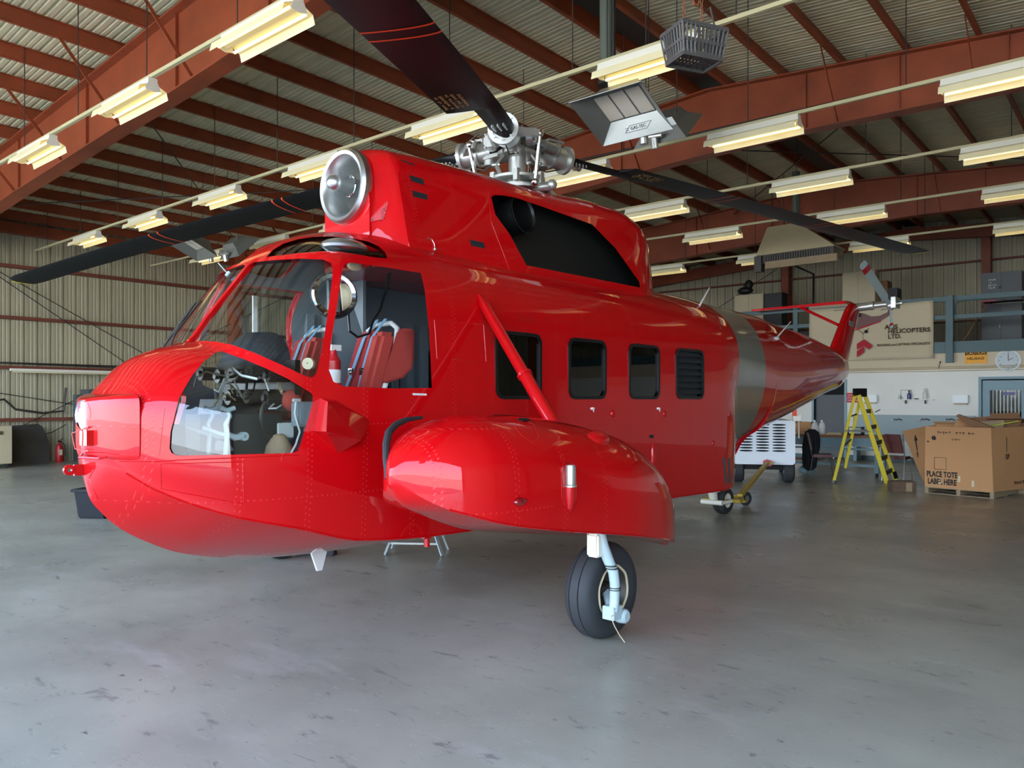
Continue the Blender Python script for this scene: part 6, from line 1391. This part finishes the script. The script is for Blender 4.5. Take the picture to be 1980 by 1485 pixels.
def bt(s, px, py, size, m='print_brown', bold=.004, sx=1.0, al='LEFT'):
    p = wy(px, py, YO - .15); return text(s, size, m, t, frame((p.x - (x0b + x1b) / 2, -.062, p.z - z0b), (1, 0, 0), (0, 0, 1)), bold=bold, sx=sx, align=al, extrude=.0006)
bt('ARIS', 1711, 633, .155, sx=1.0); bt('HELICOPTERS', 1717, 641.5, .155, sx=1.02) ; bt('LTD.', 1717, 651.5, .155); bt('RIGGING and LIFTING SPECIALISTS', 1696, 668, .082, bold=.002, sx=.98)
p = lambda px, py: (wy(px, py, YO - .15).x - (x0b + x1b) / 2, -.062, wy(px, py, YO - .15).z - z0b)
c = B(); 
for poly in ([(1657, 665), (1671, 656), (1688, 669), (1680, 676), (1671, 669), (1657, 676)], [(1657, 679), (1671, 670), (1671, 681), (1657, 691)]): c.prism([p(*q) for q in poly], (0, -.003, 0))
c.obj('arrow_emblem', 'banner_red', t, smooth=0)
c = B(); c.prism([p(*q) for q in ((1640, 606), (1655, 604), (1670, 606), (1685, 612), (1700, 611), (1716, 604), (1719, 594), (1723, 596), (1722, 608), (1700, 622), (1670, 632), (1645, 636), (1636, 622))], (0, -.002, 0)); c.obj('helicopter_drawing', 'vinyl_brown', t, smooth=0)
c = B(); c.prism([p(*q) for q in ((1652, 637), (1672, 630), (1704, 620), (1704, 622), (1672, 633), (1652, 640))], (0, -.004, 0)); c.obj('drawn_stripe', 'banner_red', t, smooth=0)
c = B(); c.beam(p(1612, 601), p(1744, 586), .012, .003, up=(0, 1, 0)); c.tube([p(1669, 641), p(1669, 656)], .004, n=4); c.tube([p(1660, 638), p(1669, 646), p(1680, 634)], .006, n=4); c.cyl(p(1675, 641), (p(1675, 641)[0], p(1675, 641)[1] - .004, p(1675, 641)[2]), .045, n=16); c.b2(p(1660, 613), (p(1666, 606)[0], -.068, p(1666, 606)[2])); c.obj('drawn_lines', 'print_black', t, smooth=0)
# storage on the mezzanine
def cab(label, px0, px1, py0, py1, y, m='tan_steel', cat='cabinet', doors=2, name='storage_cabinet', depth=.5, base=3.02):
    a = wy(px0, py1, y); b_ = wy(px1, py0, y); w_ = b_.x - a.x; z0_ = base
    t = T(name, label, cat, (a.x, y, z0_)); h_ = b_.z - z0_
    B().b2((0, 0, 0), (w_, depth, h_)).obj('body', m, t, smooth=0)
    for k in range(doors): B().b2((w_ * k / doors + .01, -.015, .03), (w_ * (k + 1) / doors - .01, 0, h_ - .03)).obj('door', m, t, smooth=0)
    if doors: B().b2((w_ * .5 - .05, -.04, h_ * .42), (w_ * .5 - .02, -.015, h_ * .5)).obj('handle', 'chrome', t, smooth=0); 
    return t, w_, h_
cab('tall tan steel cabinet on the mezzanine behind the tail rotor', 1629, 1692, 522, 665, 24.2)
cab('pale tan steel cabinet on the mezzanine left of the tail pylon', 1421, 1476, 567, 660, 24.2)
cab('dark crate on the mezzanine just right of the tall tan cabinet', 1694, 1716, 542, 660, 24.6, 'cardboard_dark', 'crate', 0, 'storage_crate')
cab('black crate on the mezzanine right of the brown crate', 1716, 1735, 556, 660, 24.6, 'black_panel', 'crate', 0, 'storage_crate')
cab('black shelving unit on the mezzanine right of the pale cabinet', 1479, 1512, 565, 660, 24.25, 'black_panel', 'shelving', 1, 'shelving_unit')
cab('low dark trunk on the mezzanine seen below the stabilizer', 1480, 1590, 640, 665, 23.5, 'black_panel', 'chest', 0, 'storage_chest')
cc_, w_, h_ = cab('dark grey double cabinet with white lettering on top at the upper right', 1898, 1976, 522, 582, 23.6, 'grey_steel', base=wy(1898, 584, 23.6).z); cc_.location.z = wy(1898, 584, 23.6).z; 
scribble(frame((w_ * .27, -.02, .45), (1, 0, 0), (0, 0, 1)), .18, .28, 4, 'milky', cc_, name='painted_marking', seed=4)
cab('dark grey double cabinet beneath the lettered one at the upper right', 1898, 1976, 584, 652, 23.6, 'grey_steel')
a = wy(1430, 560, 24.3); t = T('dark_bundle', 'dark slumped bundle on top of the pale tan cabinet', 'bundle', (a.x + .15, 24.4, wy(1448, 567, 24.2).z)); c = B(); c.sph((0, 0, .12), .2, 10, (1.3, .8, .6)); c.sph((.12, 0, .3), .14, 8, (1, .8, 1.2)); c.obj('bundle_body', 'black_panel', t); B().tube([(-.1, 0, .2), (.0, -.05, .3), (.1, 0, .35)], .02, n=6).obj('strap', 'cardboard_dark', t)
t = T('red_tool', 'red handled tool lying on top of the lower grey cabinet', 'tool', (wy(1915, 583, 23.5).x, 23.55, wy(1915, 583, 23.5).z)); B().b2((-.22, -.03, 0), (.12, .03, .04)).obj('handle', 'fire_red', t, smooth=0); B().b2((.12, -.03, 0), (.3, .03, .05)).obj('head', 'black_satin', t, smooth=0)
a = wy(1875, 640, 23); t = T('leaning_plank', 'dark plank leaning on the mezzanine between railing post and cabinets', 'plank', (a.x, 23, 3.02)); c = B(); c.beam((-.2, 0, 0), (.35, .1, 1.0), .12, .04); c.obj('plank', 'cardboard_dark', t, smooth=0)
a = wy(1745, 480, 24); 
# jack stands under the belly
for k, (dx, dy, lb) in enumerate(((0, 0, 'small grey metal trestle standing on the floor under the belly'),)):
    q = wz(806, 1068, 0); t = T('work_trestle', lb, 'trestle', (q.x, q.y, 0), math.radians(35))
    B().b2((-.22, -.16, .33), (.22, .16, .36)).obj('platform', 'galvanised', t, smooth=0)
    for sx_ in (-1, 1):
        for sy in (-1, 1): c = B(); c.beam((sx_ * .18, sy * .12, .33), (sx_ * .30, sy * .17, 0.005), .05, .012); c.obj('leg', 'blue_grey', t, smooth=0)
    c = B(); c.beam((-.26, -.15, .12), (.26, -.15, .12), .02, .02); c.obj('cross_bar', 'galvanised', t, smooth=0)
# wheel chock-like dark shape behind the belly antenna
q = wz(612, 1072, 0); t = T('wheel_chock', 'black rubber wheel chock lying on the floor beyond the belly antenna', 'chock', (q.x, q.y, 0), .6); c = B(); c.prism([(-.2, -.08, 0), (-.2, .08, 0), (-.2, .0, .12)], (.4, 0, 0)); c.obj('wedge', 'rubber', t, smooth=0, bevel=.008); B().tube([(-.2, 0, .08), (-.26, 0, .12), (-.22, .02, .13)], .008, n=6).obj('rope_loop', 'tan_leather', t)
